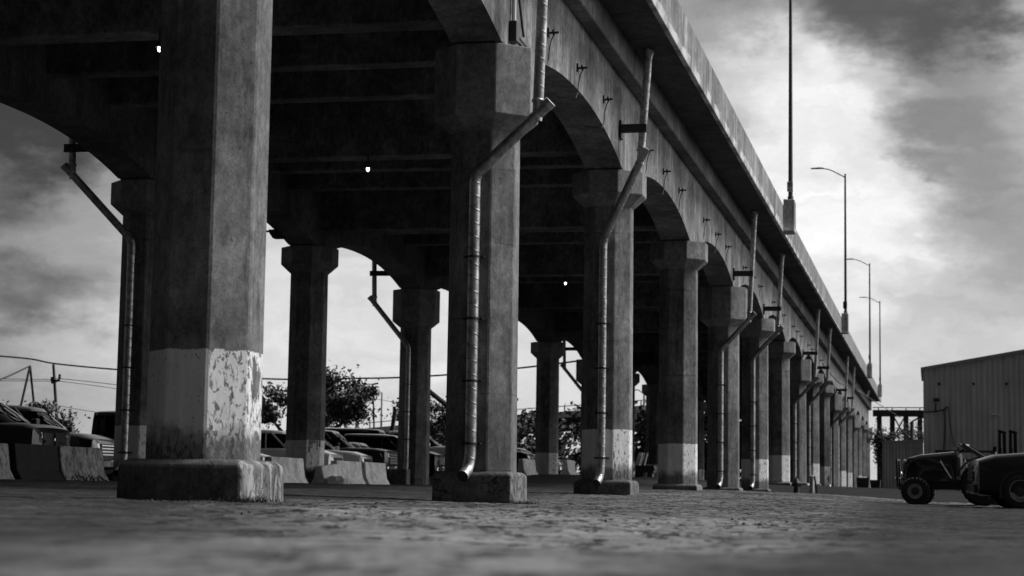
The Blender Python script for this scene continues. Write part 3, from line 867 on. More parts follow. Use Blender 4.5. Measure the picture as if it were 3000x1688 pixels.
# flood light beside the inner row
p = at(796, 684, 53.6)
t = thing("flood_light", "black flood light on a bracket beside the inner-row column with short capital", "flood light", p)
b = MB(); b.prism([(-.05, .10), (.12, .10), (.42, -.10), (.30, -.16), (.08, -.16), (-.02, -.02)], 'y', -.14, .14); b.build("housing", M['black'], t)
b = MB(); b.tube([(-.02, 0, .06), (-.5, .1, .08)], .03, 8); b.build("bracket", M['black'], t)

# ------------------------------------------------------------------ lamp posts on the parapet
def text_mesh(s, size):
    cu = bpy.data.curves.new("t", 'FONT'); cu.body = s; cu.size = size; cu.align_x = 'CENTER'; cu.align_y = 'CENTER'; cu.extrude = .002
    o = bpy.data.objects.new("t", cu); COL.objects.link(o)
    bpy.context.view_layer.update()
    me = bpy.data.meshes.new_from_object(o.evaluated_get(bpy.context.evaluated_depsgraph_get()))
    bpy.data.objects.remove(o); return me

poles = [(73.0, "nearest lamp post on the parapet, head out of the picture, no-parking sign on it"),
         (121.3, "second lamp post on the parapet with a curved arm, dark plate near its foot"),
         (170.5, "third lamp post along the parapet, between the second and the last"),
         (205.0, "last and smallest lamp post, at the far end of the parapet")]
for i, (y, lab) in enumerate(poles):
    z0 = SOF + rise(y)
    x0 = -5.14
    t = thing("lamp_post", lab, "lamp post", (x0, y, z0), 0, "lamp posts on the viaduct")
    c = MB().rings([[(-.225, -.62, z), (.17, -.45, z), (.17, .45, z), (-.225, .62, z)] for z in (-.05, 1.16)])
    c.build("pedestal", M['parapet'], t, bevel=.02)
    b = MB(); b.lathe([(.16, 1.16), (.16, 1.2), (.11, 1.24), (.11, 1.34), (.085, 1.36)], (0, 0, 0), 'z', 14); b.build("base_flange", M['pole'], t, smooth=40)
    H = 8.75
    b = MB(); b.tube([(0, 0, 1.3), (0, 0, 1.2 + H)], [.088, .055], 12); b.tube([(0, 0, 1.2 + H), (0, 0, 1.24 + H)], [.062, .062], 10); b.build("pole", M['pole'], t, smooth=60)
    b = MB(); b.tube(smooth_path([(0, 0, 1.02 + H), (-.95, 0, 1.55 + H), (-1.45, 0, 1.63 + H)], .5), .034, 10); b.build("arm", M['pole'], t, smooth=60)
    b = MB(); b.rings([[(x, -w, 1.60 + H), (x, w, 1.60 + H), (x, w * .8, 1.6 + h + H), (x, -w * .8, 1.6 + h + H)] for x, w, h in ((-1.35, .05, .07), (-1.55, .12, .09), (-2.05, .13, .06), (-2.15, .06, .03))])
    b.build("lamp_head", M['pole'], t, bevel=.01)
    if i == 0:
        s = MB().box(-.125, .095, -.105, -.095, 1.52, 1.90).build("sign", M['white_paint'], t)
        b = MB()
        n = 28
        ro, ri = .088, .070
        vs = []
        for j in range(n):
            a = 2 * math.pi * j / n
            for rr in (ro, ri): vs.append((-.015 + rr * math.cos(a), -.108, 1.78 + rr * math.sin(a)))
        b.add(vs, [(2 * j, 2 * ((j + 1) % n), 2 * ((j + 1) % n) + 1, 2 * j + 1) for j in range(n)])
        b.bar((-.015 - .055, -.1095, 1.78 + .055), (-.015 + .055, -.1095, 1.78 - .055), .004, .018)
        b.build("prohibition_ring", M['black'], s)
        me = text_mesh("P", .15); me.materials.append(M['black'])
        o = bpy.data.objects.new("letter", me); COL.objects.link(o); o.parent = s; o.location = (-.015, -.109, 1.78); o.rotation_euler = (R(90), 0, 0)
        b = MB(); b.bar((-.08, -.108, 1.585), (.06, -.108, 1.585), .004, .016); b.add([(-.10, -.109, 1.585), (-.065, -.109, 1.61), (-.065, -.109, 1.56)], [(0, 1, 2)]); b.build("arrow", M['black'], s)
    elif i == 1:
        MB().box(-.15, .10, -.10, -.09, 1.5, 1.95).build("plate", M['dark_steel'], t)
    else:
        MB().box(-.12, .08, -.10, -.09, 1.6, 1.95).build("plate", M['dark_steel'], t)

# ------------------------------------------------------------------ jersey barriers
def barrier(y0, y1, label, mat='barrier', x=-18.0, tilt=0.0, h=.82):
    yc = (y0 + y1) / 2; g = gz(x, yc)
    prof = [(-.30, 0), (.30, 0), (.30, .075), (.165, .30), (.095, h), (-.095, h), (-.165, .30), (-.30, .075)]
    L = (y1 - y0) / 2
    b = MB().prism(prof, 'y', -L, L)
    o = b.build("concrete_barrier", M[mat], None, bevel=.018, loc=(x, yc, g - .10))
    o.rotation_euler = (tilt, 0, rnd.uniform(-.012, .012))
    if 'scribbled' in label:
        rr = random.Random(4); b = MB()
        for j in range(4):
            y = -.75 + j * .42; pts = []
            for i in range(9):
                f = .25 + .3 * math.sin(i * 1.9 + j * 1.3) + rr.uniform(-.12, .12)
                f = min(.95, max(.05, f)); pts.append((.30 - .135 * f + .008, y + .055 * i + rr.uniform(-.11, .11), .075 + .225 * f + .004))
            b.tube(pts, .010, 5)
        b.build("graffiti", M['black'], o)
    return tag(o, label, "barrier", "concrete barriers along the inner columns")
barrier(33.0, 35.4, "concrete barrier cut by the left edge of the picture, grey face", 'barrier_grey')
barrier(35.7, 37.6, "dark concrete barrier left of the pale one in front of the pickup", 'barrier_dark')
barrier(37.75, 39.9, "pale scribbled concrete barrier in front of the dark pickup's grille", 'barrier_grey')
barrier(45.2, 47.2, "concrete barrier half hidden by the nearest column", 'barrier')
barrier(51.1, 53.9, "bright concrete barrier just left of the short-capital inner column")
barrier(54.2 + .6, 56.6, "low broken concrete barrier leaning beside the white foot of the inner column", 'barrier', -17.7, .06, .66)
barrier(57.2, 59.75, "concrete barrier in front of the white car's headlight, first of the bright pair")
barrier(60.2, 62.6, "concrete barrier right of its twin, next to the tall-capital inner column")
barrier(86.0, 88.6, "small distant concrete barrier left of the farthest white-footed inner column", 'barrier', -18.2)
barrier(93.6, 95.6, "small distant concrete barrier right of the farthest white-footed inner column", 'barrier', -17.6)
for (x, y, w, lab) in ((-16.2, 68.6, .45, "lump of broken concrete right of the tall-capital inner column"), (-17.2, 55.0, .4, "broken concrete lump at the foot of the short-capital inner column")):
    b = MB()
    n = 9
    rg = []
    for z, s in ((-.1, 1.0), (.12, .95), (.22, .6)):
        rg.append([(w * s * math.cos(2 * math.pi * j / n) * rnd.uniform(.75, 1.15), w * s * math.sin(2 * math.pi * j / n) * rnd.uniform(.75, 1.15), z * rnd.uniform(.85, 1.15)) for j in range(n)])
    b.rings(rg)
    tag(b.build("rubble", M['barrier'], None, loc=(x, y, gz(x, y))), lab, "rubble")

# ------------------------------------------------------------------ vehicles
def wheel(parent, x, y, r, w, side, rim_mat='rim', lugs=False, rr=.62):
    b = MB()
    if lugs:
        n = 22
        b.lathe([(r * .55, -w / 2), (r * .90, -w / 2), (r * .93, -w * .35), (r * .93, w * .35), (r * .90, w / 2), (r * .55, w / 2)], (0, 0, 0), 'y', 36, cap=False)
        for j in range(n):
            for s in (-1, 1):
                a = 2 * math.pi * (j + (.5 if s > 0 else 0)) / n
                c, s_ = math.cos(a), math.sin(a)
                a2 = a + .16
                b.bar((c * r * .955, s * w * .5, s_ * r * .955), (math.cos(a2) * r * .965, 0, math.sin(a2) * r * .965), .05, r * .09)
    else:
        b.lathe([(r * rr, -w / 2), (r * .88, -w / 2), (r * .97, -w * .4), (r, -w * .25), (r, w * .25), (r * .97, w * .4), (r * .88, w / 2), (r * rr, w / 2)], (0, 0, 0), 'y', 32, cap=False)
    t = b.build("wheel", M['rubber'], parent, smooth=35, loc=(x, y, r))
    s = side; rim_r = r * (rr + .01) if not lugs else r * .58
    b = MB()
    b.lathe([(rim_r, s * w * .46), (rim_r * .93, s * w * .46), (rim_r * .88, s * w * .30), (rim_r * .55, s * w * .22), (rim_r * .45, s * w * .32), (rim_r * .2, s * w * .34), (rim_r * .18, s * w * .42), (.005, s * w * .42)], (0, 0, 0), 'y', 28, cap=False)
    for j in range(5):
        a = 2 * math.pi * j / 5
        b.tube([(math.cos(a) * rim_r * .34, s * w * .30, math.sin(a) * rim_r * .34), (math.cos(a) * rim_r * .34, s * w * .38, math.sin(a) * rim_r * .34)], rim_r * .06, 6)
    b.build("rim", M[rim_mat], t, smooth=35)
    MB().lathe([(rim_r * .50, s * w * .30), (rim_r * .50, s * w * .37), (rim_r * .3, s * w * .40), (rim_r * .3, s * w * .5), (.004, s * w * .5)], (0, 0, 0), 'y', 20, cap=False).build("hub", M['dark_steel'], t, smooth=35)
    return t

def loft(b, st, mi=0):
    """st: rows of (x, half width low, half width belt, z low, z belt, crown)"""
    rings = []
    for x, wl, wb, zl, zb, cr in st:
        zm = zl + (zb - zl) * .55
        half = [(0, zl), (wl * .9, zl), (wl, zl + .10), (max(wl, wb) * 1.0, zm), (wb, zb - .04), (wb * .93, zb + cr * .35), (wb * .55, zb + cr * .85), (0, zb + cr)]
        ring = [(x, y, z) for y, z in half] + [(x, -y, z) for y, z in half[-2:0:-1]]
        rings.append(ring)
    b.rings(rings, True, mi)

KINDS = {
 # L nose..tail: body stations, greenhouse side profile (x,z), half widths
 'suv': dict(body=[(2.36, .62, .60, .42, .74, .02), (2.30, .84, .80, .30, .96, .05), (1.95, .93, .90, .26, 1.06, .07), (1.05, .96, .94, .26, 1.16, .04), (-1.6, .96, .94, .28, 1.18, .0), (-2.2, .93, .90, .34, 1.16, .0), (-2.34, .80, .78, .46, 1.0, .0)],
             gh=[(1.18, 1.13), (.38, 1.74), (-1.75, 1.78), (-2.22, 1.15)], gw=(.90, .70), pill=(.05, -.78, -1.75), wx=(1.48, -1.42), wr=.37),
 'sedan': dict(body=[(2.32, .60, .58, .36, .60, .02), (2.24, .82, .78, .26, .78, .05), (1.85, .89, .86, .22, .88, .06), (.95, .91, .89, .22, .97, .04), (-1.4, .91, .89, .24, 1.0, .0), (-2.1, .88, .84, .30, 1.02, .02), (-2.36, .72, .70, .42, .85, .0)],
               gh=[(1.05, .93), (.10, 1.42), (-1.05, 1.42), (-1.85, 1.0)], gw=(.84, .60), pill=(-.45, -1.3), wx=(1.42, -1.38), wr=.33),
 'pickup': dict(body=[(2.92, .78, .76, .50, 1.02, .0), (2.86, .96, .94, .40, 1.14, .05), (2.4, .99, .97, .36, 1.22, .05), (1.3, 1.0, .98, .36, 1.25, .05), (1.0, 1.0, .98, .36, 1.24, .0), (-2.5, 1.0, .98, .40, 1.24, .0), (-2.75, .98, .96, .44, 1.22, .0)],
                gh=[(1.35, 1.22), (.55, 1.88), (-.95, 1.90), (-1.12, 1.22)], gw=(.92, .76), pill=(-.2,), wx=(1.85, -1.7), wr=.41),
 'truck': dict(body=[(2.92, .78, .76, .50, 1.02, .0), (2.86, .96, .94, .40, 1.14, .05), (2.6, .99, .97, .36, 1.22, .05), (2.0, 1.0, .98, .36, 1.25, .05), (1.6, 1.0, .98, .36, 1.24, .0), (-2.5, 1.0, .98, .40, 1.24, .0), (-2.75, .98, .96, .44, 1.22, .0)],
                gh=[(2.2, 1.22), (1.2, 1.84), (-.95, 1.90), (-1.12, 1.22)], gw=(.92, .76), pill=(.35,), wx=(1.95, -1.7), wr=.41),
 'van': dict(body=[(2.45, .80, .78, .40, .88, .02), (2.36, .94, .92, .32, 1.08, .05), (1.9, .97, .95, .30, 1.18, .05), (1.4, .98, .96, .30, 1.24, .02), (-2.4, .98, .96, .34, 1.22, .0), (-2.5, .95, .93, .40, 1.2, .0)],
             gh=[(1.85, 1.18), (1.05, 1.98), (-2.35, 2.02), (-2.47, 1.2)], gw=(.94, .82), pill=(.55, -.55, -1.5), wx=(1.62, -1.55), wr=.36),
 'jeep': dict(body=[(2.0, .66, .64, .55, 1.06, .0), (1.95, .68, .66, .50, 1.12, .03), (1.0, .74, .72, .50, 1.16, .03), (.95, .80, .80, .46, 1.16, .0), (-1.9, .80, .80, .50, 1.16, .0), (-1.95, .78, .78, .55, 1.14, .0)],
              gh=[(.82, 1.14), (.55, 1.84), (-1.85, 1.86), (-1.93, 1.15)], gw=(.78, .72), pill=(-.15, -.95), wx=(1.25, -1.25), wr=.42),
}
def vehicle(kind, name, label, cat, loc, rz, paint='car_white', front='plain', glass='glass', group=None, rim='rim'):
    K = KINDS[kind]
    t = thing(name, label, cat, (loc[0], loc[1], gz(loc[0], loc[1])), rz, group)
    b = MB(); loft(b, K['body'])
    body = b.build("body", M[paint], t, bevel=0, smooth=50)
    P = K['gh']; wb, wt = K['gw']
    (x0, z0), (x1, z1), (x2, z2), (x3, z3) = P
    # curved glasshouse: rounded plan rings from the belt up to the roof edge
    NR, TS = 40, 7
    def ring(tt, sc=1.0, dz=0.0):
        xf, xr = x0 + (x1 - x0) * tt, x3 + (x2 - x3) * tt
        zf, zr_ = z0 + (z1 - z0) * tt, z3 + (z2 - z3) * tt
        w = (wb - .05) + (wt - wb + .05) * tt + .03 * math.sin(math.pi * tt)
        xc, hx = (xf + xr) / 2, (xf - xr) / 2
        out = []
        for j in range(NR):
            an = 2 * math.pi * (j + .5) / NR
            c, s_ = math.cos(an), math.sin(an)
            k_ = (abs(c) ** 5 + abs(s_) ** 5) ** (-1 / 5)
            ux, uy = c * k_, s_ * k_
            bow = .07 * (1 - uy * uy) * (1 if c > 0 else .4) * (1 if c != 0 else 0)
            x_ = xc + (hx * ux + (bow if ux > .98 else (-bow if ux < -.98 else 0))) * sc
            f_ = (x_ - xr) / (xf - xr)
            out.append((x_, w * uy * sc, zr_ + (zf - zr_) * max(0, min(1, f_)) + dz))
        return out
    G = [ring(i / TS) for i in range(TS + 1)]
    parts = {'windshield': MB(), 'rear_window': MB(), 'side_window': MB(), 'side_window2': MB()}
    for i in range(TS):
        for j in range(NR):
            an = 2 * math.pi * (j + 1) / NR
            c, s_ = math.cos(an), math.sin(an)
            key = ('windshield' if c > 0 else 'rear_window') if abs(c) >= abs(s_) else ('side_window' if s_ > 0 else 'side_window2')
            j2 = (j + 1) % NR
            parts[key].add([G[i][j], G[i][j2], G[i + 1][j2], G[i + 1][j]], [(0, 1, 2, 3)])
    for key, mb in parts.items():
        me_o = mb.build(key.rstrip('2'), M[glass if key in ('windshield', 'rear_window') else 'glass'], t)
        bm = bmesh.new(); bm.from_mesh(me_o.data); bmesh.ops.remove_doubles(bm, verts=bm.verts, dist=1e-5); bm.to_mesh(me_o.data); bm.free()
        for p_ in me_o.data.polygons: p_.use_smooth = True
    b = MB()
    b.rings([ring(.90, 1.008), ring(.97, 1.012), ring(1.0, 1.0, .018), ring(1.0, .90, .045), ring(1.0, .6, .072), ring(1.0, .2, .082)], True)
    def pil(an, w_):
        pts_ = []
        for tt in (-.04, .3, .65, 1.0):
            q_ = ring(tt); pts_.append(Vector(q_[int(round(an / (2 * math.pi) * NR)) % NR]) )
        for p0_, p1_ in zip(pts_[:-1], pts_[1:]): b.bar(p0_, p1_, w_, w_ * .8)
    for an in (R(45), R(135), R(225), R(315)): pil(an - math.pi / NR, .055)
    for xp in K['pill']:
        for s in (-1, 1):
            fr = (xp - x1) / (x2 - x1); zt = z1 + (z2 - z1) * fr
            b.bar((xp + .03, s * (wb - .045), z0 - .02), (xp, s * ((wb + wt) / 2 + .008), (z0 + zt) / 2), .035, .07)
            b.bar((xp, s * ((wb + wt) / 2 + .008), (z0 + zt) / 2), (xp - .02, s * (wt + .006), zt), .035, .07)
    roof = b.build("roof", M['car_black_gloss' if paint == 'car_black' else paint], t, bevel=0, smooth=50)
    # wheels and arches
    zr = K['wr']
    for xw in K['wx']:
        i = min(range(len(K['body'])), key=lambda j: abs(K['body'][j][0] - xw))
        wv = max(K['body'][i][1], K['body'][i][2])
        for s in (-1, 1):
            b = MB().lathe([(zr * 1.17, s * (wv - .25)), (zr * 1.17, s * (wv + .006)), (zr * 1.02, s * (wv + .006)), (zr * 1.0, s * (wv - .2))], (xw, 0, zr + .01), 'y', 28)
            b.v = [(x, y, max(z, .2)) for x, y, z in b.v]
            b.build("wheel_arch", M['black'], t, smooth=40)
            wheel(t, xw, s * (wv - .10), zr, .22, s, rim)
    # front end
    xf, wl, wbl, zl, zbl, _ = K['body'][1]
    xf0 = K['body'][0][0]
    zg0, zg1 = zl + .16, zbl - .06
    b = MB(); b.rings([[(xf0 - .10, -wl * .60, zg0 + .1), (xf0 - .10, wl * .60, zg0 + .1), (xf0 - .10, wl * .60, zg1), (xf0 - .10, -wl * .60, zg1)], [(xf0 + .03, -wl * .55, zg0 + .12), (xf0 + .03, wl * .55, zg0 + .12), (xf0 + .01, wl * .55, zg1 - .01), (xf0 + .01, -wl * .55, zg1 - .01)]])
    gr = b.build("grille", M['black'], t)
    if front in ('chrome', 'plain', 'bars'):
        b = MB(); n = 4 if front != 'plain' else 3
        for j in range(n):
            z = zg0 + .17 + (zg1 - zg0 - .22) * j / (n - 1)
            b.box(xf0 + .028, xf0 + .045, -wl * .53, wl * .53, z - .014, z + .014)
        b.build("grille_bar", M['chrome'] if front != 'plain' else M['dark_steel'], gr)
    elif front == 'shield':
        b = MB(); b.box(xf0 + .028, xf0 + .05, -.03, .03, zg0 + .12, zg1); b.box(xf0 + .028, xf0 + .05, -wl * .53, wl * .53, (zg0 + zg1) / 2 + .02, (zg0 + zg1) / 2 + .08); b.build("grille_bar", M['black'], gr)
        zc = (zg0 + zg1) / 2 + .06
        b = MB()
        for s in (-1, 1):
            b.tube([(xf0 + .056, s * (.02 + .055 * math.cos(a)), zc + .03 + .06 * math.sin(a)) for a in [R(130) - R(48) * j for j in range(6)]], .013, 6)
        b.prism([(-.035, .05), (.035, .05), (.02, -.07), (-.02, -.07)], 'x', xf0 + .05, xf0 + .066)
        b.v = [(x, y, z if z > zc - .2 else z + zc) for x, y, z in b.v]
        b.build("emblem", M['chrome'], gr)
    for s in (-1, 1):
        b = MB(); b.rings([[(xf0 - .22, s * wl * .66, zg1 - .16), (xf0 - .34, s * wl * .98, zg1 - .14), (xf0 - .36, s * wl * .98, zg1 + .0), (xf0 - .24, s * wl * .66, zg1 + .0)], [(xf0 + .02, s * wl * .60, zg1 - .14), (xf0 - .14, s * wl * 1.0, zg1 - .13), (xf0 - .20, s * wl * 1.0, zg1 - .01), (xf0 + .0, s * wl * .60, zg1 - .01)]])
        b.build("headlight", M['lens'], t)
        mx = x0 - .28
        MB().box(mx - .09, mx + .05, s * (wb + .02) if s > 0 else s * (wb + .24), s * (wb + .24) if s > 0 else s * (wb + .02), z0 + .05, z0 + .22).build("mirror", M[paint], t, bevel=.03)
    b = MB(); b.rings([[(xf0 - .2, -wl * 1.0, z), (xf0 + .04, -wl * .78, z), (xf0 + .07, 0, z), (xf0 + .04, wl * .78, z), (xf0 - .2, wl * 1.0, z)] for z in (zl + .02, zl + .20)])
    b.build("bumper", M['chrome'] if front in ('shield', 'chrome') else M['black'] if front == 'bars' else M[paint], t, bevel=.02)
    if kind in ('pickup', 'truck'):
        MB().box(-2.62, -1.2, -.84, .84, 1.246, 1.252).build("bed_floor", M['black'], t)
    return t

gp = "vehicles parked behind the barriers"
FX = 0.0   # noses towards the viaduct
def park(kind, name, label, cat, nose, rz=0.0, **kw):
    L = KINDS[kind]['body'][0][0]
    vehicle(kind, name, label, cat, (nose[0] - L * math.cos(rz), nose[1] - L * math.sin(rz)), rz, group=gp, **kw)
park('truck', 'pickup_truck', "black pickup truck with a ram-head emblem on its grille, nearest in the left lot", "pickup", (-19.75, 41.3), -.02, paint='car_black', front='shield')
park('suv', 'parked_car', "dark car with a shiny hood and chrome headlights just behind the black pickup", "car", (-19.7, 44.2), 0, paint='car_grey', front='chrome')
park('jeep', 'jeep', "boxy black off-road car with square windows, at the left of the inner column", "off-road car", (-18.8, 50.2), -.03, paint='car_black', front='plain')
park('sedan', 'parked_car', "low white car whose sloping windshield shows just right of the nearest column", "car", (-19.9, 57.0), 0, paint='car_white', front='plain')
park('van', 'van', "white van with dark windows behind the nearest column and the short-capital column", "van", (-24.5, 67.0), 0, paint='car_white', front='plain')
park('suv', 'parked_car', "white car with black headlight surround nearest the bright pair of barriers", "car", (-19.8, 63.3), 0, paint='car_white', front='bars')
park('suv', 'parked_car', "white sport utility car with chrome-barred grille, second from the front", "car", (-19.8, 66.9), 0, paint='car_white', front='chrome')
park('pickup', 'pickup_truck', "tall dark pickup behind the two white cars, its roof highest of the row", "pickup", (-19.9, 70.6), 0, paint='car_black', front='chrome')
park('sedan', 'parked_car', "grey car with a bright sloping windshield left of the tall-capital inner column", "car", (-19.9, 74.0), 0, paint='car_silver', front='plain')
park('van', 'van', "long black van with a flat pale-edged roof behind the row of white cars", "van", (-21.5, 79.0), 0, paint='car_black', front='plain')
park('suv', 'parked_car', "black car with large headlight just right of the tall-capital inner column", "car", (-19.8, 75.6 + 2), 0, paint='car_black', front='chrome')
park('pickup', 'pickup_truck', "white pickup partly hidden by the cracked-plinth column", "pickup", (-19.9, 84.0), 0, paint='car_white', front='plain')
park('suv', 'parked_car', "black car showing between the cracked-plinth column and the far inner column", "car", (-19.9, 96.5), 0, paint='car_black', front='chrome')
park('sedan', 'parked_car', "silver car right of the far white-footed inner column", "car", (-20.2, 106.5), 0, paint='car_silver', front='chrome')

# right-hand foreground car
vehicle('suv', 'parked_car', "black car cut by the right edge of the picture, in front of the tractor", "car", (3.19, 42.75), math.pi + .10, paint='car_black', front='plain', rim='rim_painted')

# ------------------------------------------------------------------ tractor
def tractor():
    x0, y0 = .45, 46.0
    t = thing("tractor", "small dark tractor with knobbly tyres and folded roll bar, parked facing left", "tractor", (x0, y0, gz(x0, y0)), math.pi - .12)
    # local +x forward; front axle at +.75, rear axle at -.78
    b = MB(); b.rings([[(x, -w, z0), (x, w, z0), (x, w * 1.02, z1 - .10), (x, w * .72, z1), (x, 0, z1 + .025), (x, -w * .72, z1), (x, -w * 1.02, z1 - .10)] for x, w, z0, z1 in ((1.06, .20, .62, .98), (.98, .25, .56, 1.06), (.70, .28, .55, 1.14), (.1, .29, .55, 1.20), (-.06, .29, .55, 1.22))])
    b.build("hood", M['tractor'], t, smooth=45)
    b = MB(); b.box(.98, 1.075, -.17, .17, .64, .94); b.build("grille", M['black'], t)
    b = MB().rings([[(x, -w, z0), (x, w, z0), (x, w * 1.0, z1 - .10), (x, w * .7, z1), (x, -w * .7, z1), (x, -w, z1 - .10)] for x, w, z0, z1 in ((-.055, .285, .56, 1.215), (-.16, .27, .6, 1.25), (-.24, .22, .7, 1.18))]); b.build("dashboard", M['black'], t, bevel=.015)
    for s in (-1, 1):
        MB().lathe([(.055, 0), (.05, .03), (.01, .04)], (1.03, s * .15, 1.0), 'x', 12).build("headlight", M['lens'], t, smooth=50)
    b = MB(); b.box(-1.0, .95, -.17, .17, .36, .60); b.box(-1.05, -.45, -.26, .26, .35, .78); b.bar((.75, -.5, .33), (.75, .5, .33), .10, .10); b.bar((-.78, -.55, .48), (-.78, .55, .48), .16, .16); b.build("chassis", M['dark_steel'], t, bevel=.01)
    b = MB(); b.box(-.62, -.02, -.42, .42, .52, .56); b.bar((-.1, .4, .55), (.0, .32, 1.0), .04); b.bar((-.1, -.4, .55), (.0, -.32, 1.0), .04); b.build("footplate", M['black'], t)
    for s in (-1, 1):
        wheel(t, .75, s * .50, .315, .24, s, 'rim_painted', True)
        wheel(t, -.78, s * .56, .50, .34, s, 'rim_painted', True)
        b = MB(); n = 9; ring = []
        for j in range(n):
            a = R(10) + R(140) * j / (n - 1)
            ring.append((-.78 + .60 * math.cos(a), .50 + .60 * math.sin(a)))
        ys = sorted((s * .36, s * .74))
        b.rings([[(x, ys[0], z), (x, ys[1], z), (x, ys[1], z + .02), (x, ys[0], z + .02)] for x, z in ring]); b.build("fender", M['tractor'], t)
    b = MB(); b.tube([(-.10, 0, 1.16), (-.30, 0, 1.30)], .025, 8)
    ctr = Vector((-.33, 0, 1.32)); ax = Vector((.6, 0, -.8)).normalized(); e1 = Vector((0, 1, 0)); e2 = ax.cross(e1)
    b.tube([ctr + (e1 * math.cos(a) + e2 * math.sin(a)) * .17 for a in [2 * math.pi * j / 20 for j in range(21)]], .016, 8)
    for j in range(3):
        a = 2 * math.pi * j / 3; b.tube([ctr, ctr + (e1 * math.cos(a) + e2 * math.sin(a)) * .17], .012, 6)
    b.build("steering_wheel", M['black'], t, smooth=50)
    b = MB(); b.rings([[(x, -.24, z), (x, .24, z), (x, .22, z + .10), (x, -.22, z + .10)] for x, z in ((-.48, .80), (-.60, .77), (-.86, .79), (-.95, .92), (-1.02, 1.16))]); b.build("seat", M['black'], t, bevel=.02, smooth=50)
    # roll bar folded forward and down
    b = MB()
    for s in (-1, 1):
        b.bar((-.86, s * .42, .55), (-.84, s * .42, 1.08), .07, .08)
        b.bar((-.86, s * .42, 1.05), (-.34, s * .40, 1.37), .075, .085)
    b.bar((-.34, -.43, 1.37), (-.34, .43, 1.37), .085, .085)
    b.build("roll_bar", M['car_grey'], t)
    b = MB(); b.bar((-.05, .36, .62), (.20, .36, 1.02), .03); b.build("lever", M['chrome'], t)
    b = MB(); b.bar((-.45, .36, .62), (-.35, .36, 1.05), .03); b.build("lever", M['chrome'], t)
    b = MB()
    for s in (-1, 1): b.bar((1.20, s * .22, .42), (1.22, s * .22, 1.04), .04)
    b.bar((1.22, -.24, 1.04), (1.22, .24, 1.04), .04); b.bar((1.2, -.24, .62), (1.2, .24, .62), .04); b.bar((.95, 0, .45), (1.2, 0, .45), .3, .06); b.build("bumper_guard", M['dark_steel'], t)
tractor()

# ------------------------------------------------------------------ right-hand yard
def corrugated(b, x0, x1, ztop_fn, zb, y, pitch, depth, mi=0):
    n = int((x1 - x0) / pitch * 4); prof = []
    vs = []; fs = []
    for i in range(n + 1):
        x = x0 + (x1 - x0) * i / n
        d = (0, depth, depth, 0)[i % 4]
        vs += [(x, y - d, zb), (x, y - d, ztop_fn(x))]
    for i in range(n): fs.append((2 * i, 2 * i + 2, 2 * i + 3, 2 * i + 1))
    b.add(vs, fs, mi)

bx, by = -.47, 130.0
bg = gz(2, 130)
t = thing("warehouse", "large grey corrugated-metal warehouse gable at the right edge", "warehouse", (bx, by, bg))
EH = 8.47 - bg; slope = .180
b = MB(); corrugated(b, 0, 16, lambda x: EH + slope * x if x < 8 else EH + slope * (16 - x), -.6, 0, .34, .04)
b.add([(0, 0.02, -.6), (0, 12, -.6), (0, 12, EH), (0, .02, EH), (16, .02, -.6), (16, 12, -.6), (16, 12, EH), (16, .02, EH), (0, 12, EH), (16, 12, EH), (8, 12, EH + 8 * slope)], [(0, 1, 2, 3), (4, 7, 6, 5), (1, 5, 6, 10, 2)])
b.build("wall", M['wall_sheet'], t)
b = MB(); b.prism([(-.16, EH - .05), (8, EH + 8 * slope - .02), (16.16, EH - .05), (16.16, EH + .16), (8, EH + 8 * slope + .2), (-.16, EH + .16)], 'y', -.22, 12.1); b.build("roof", M['trim'], t)
def Wp(u, v, Y=129.85):
    p = at(2500 + u / 2.786, 1000 + v / 2.786, Y); return (p.x - bx, p.y - by, p.z - bg)
for u in (700, 980, 1250):
    x, y, z = Wp(u, 347)
    MB().lathe([(.09, 0), (.09, .06), (.05, .08)], (x, -.11, z), 'y', 12).build("vent", M['black'], t)
b = MB(); b.tube([Wp(655, 480), Wp(700, 478)], .11, 8); b.tube([Wp(674, 500), Wp(672, 580)], .05, 8); b.build("wall_light", M['black'], t)
b = MB(); b.tube([Wp(1130, 595), Wp(1165, 600)], .10, 8); b.tube([Wp(1165, 600), Wp(1200, 615)], .05, 8); b.build("wall_light", M['chrome'], t)
b = MB(); b.tube([Wp(575, 580), Wp(660, 576), Wp(740, 560), Wp(770, 532)], .05, 6); b.tube([Wp(738, 560), Wp(748, 640), Wp(746, 760), Wp(738, 885)], .05, 6); b.tube([Wp(772, 535), Wp(790, 680), Wp(822, 860)], .03, 6); b.build("conduit", M['cable'], t)

t = thing("shed", "low dark corrugated shed against the left end of the warehouse", "shed", (-3.0, 126, gz(-2, 126)))
sg = gz(-2, 126); sh = 3.52 - sg
b = MB(); corrugated(b, 0, 2.52, lambda x: sh + .07 * x, -.5, 0, .2, .03)
b.add([(0, .02, -.5), (0, 3.8, -.5), (0, 3.8, sh), (0, .02, sh)], [(0, 1, 2, 3)]); b.build("wall", M['shed_sheet'], t)
MB().prism([(-.06, sh - .02), (2.52, sh + .165), (2.52, sh + .3), (-.06, sh + .12)], 'y', -.1, 3.9).build("roof", M['trim'], t)
b = MB().box(1.0, 1.9, -.06, -.045, -.4, 1.75); d_ = b.build("door", M['shed_sheet'], t)
MB().box(1.76, 1.82, -.10, -.06, .7, .82).build("handle", M['black'], d_)
MB().box(-.05, .10, -.07, .05, -.5, sh - .03).build("corner_trim", M['trim'], t)
MB().box(.10, 2.5, -.045, -.033, 1.72 + .9, 1.78 + .9).build("flashing", M['trim'], t)

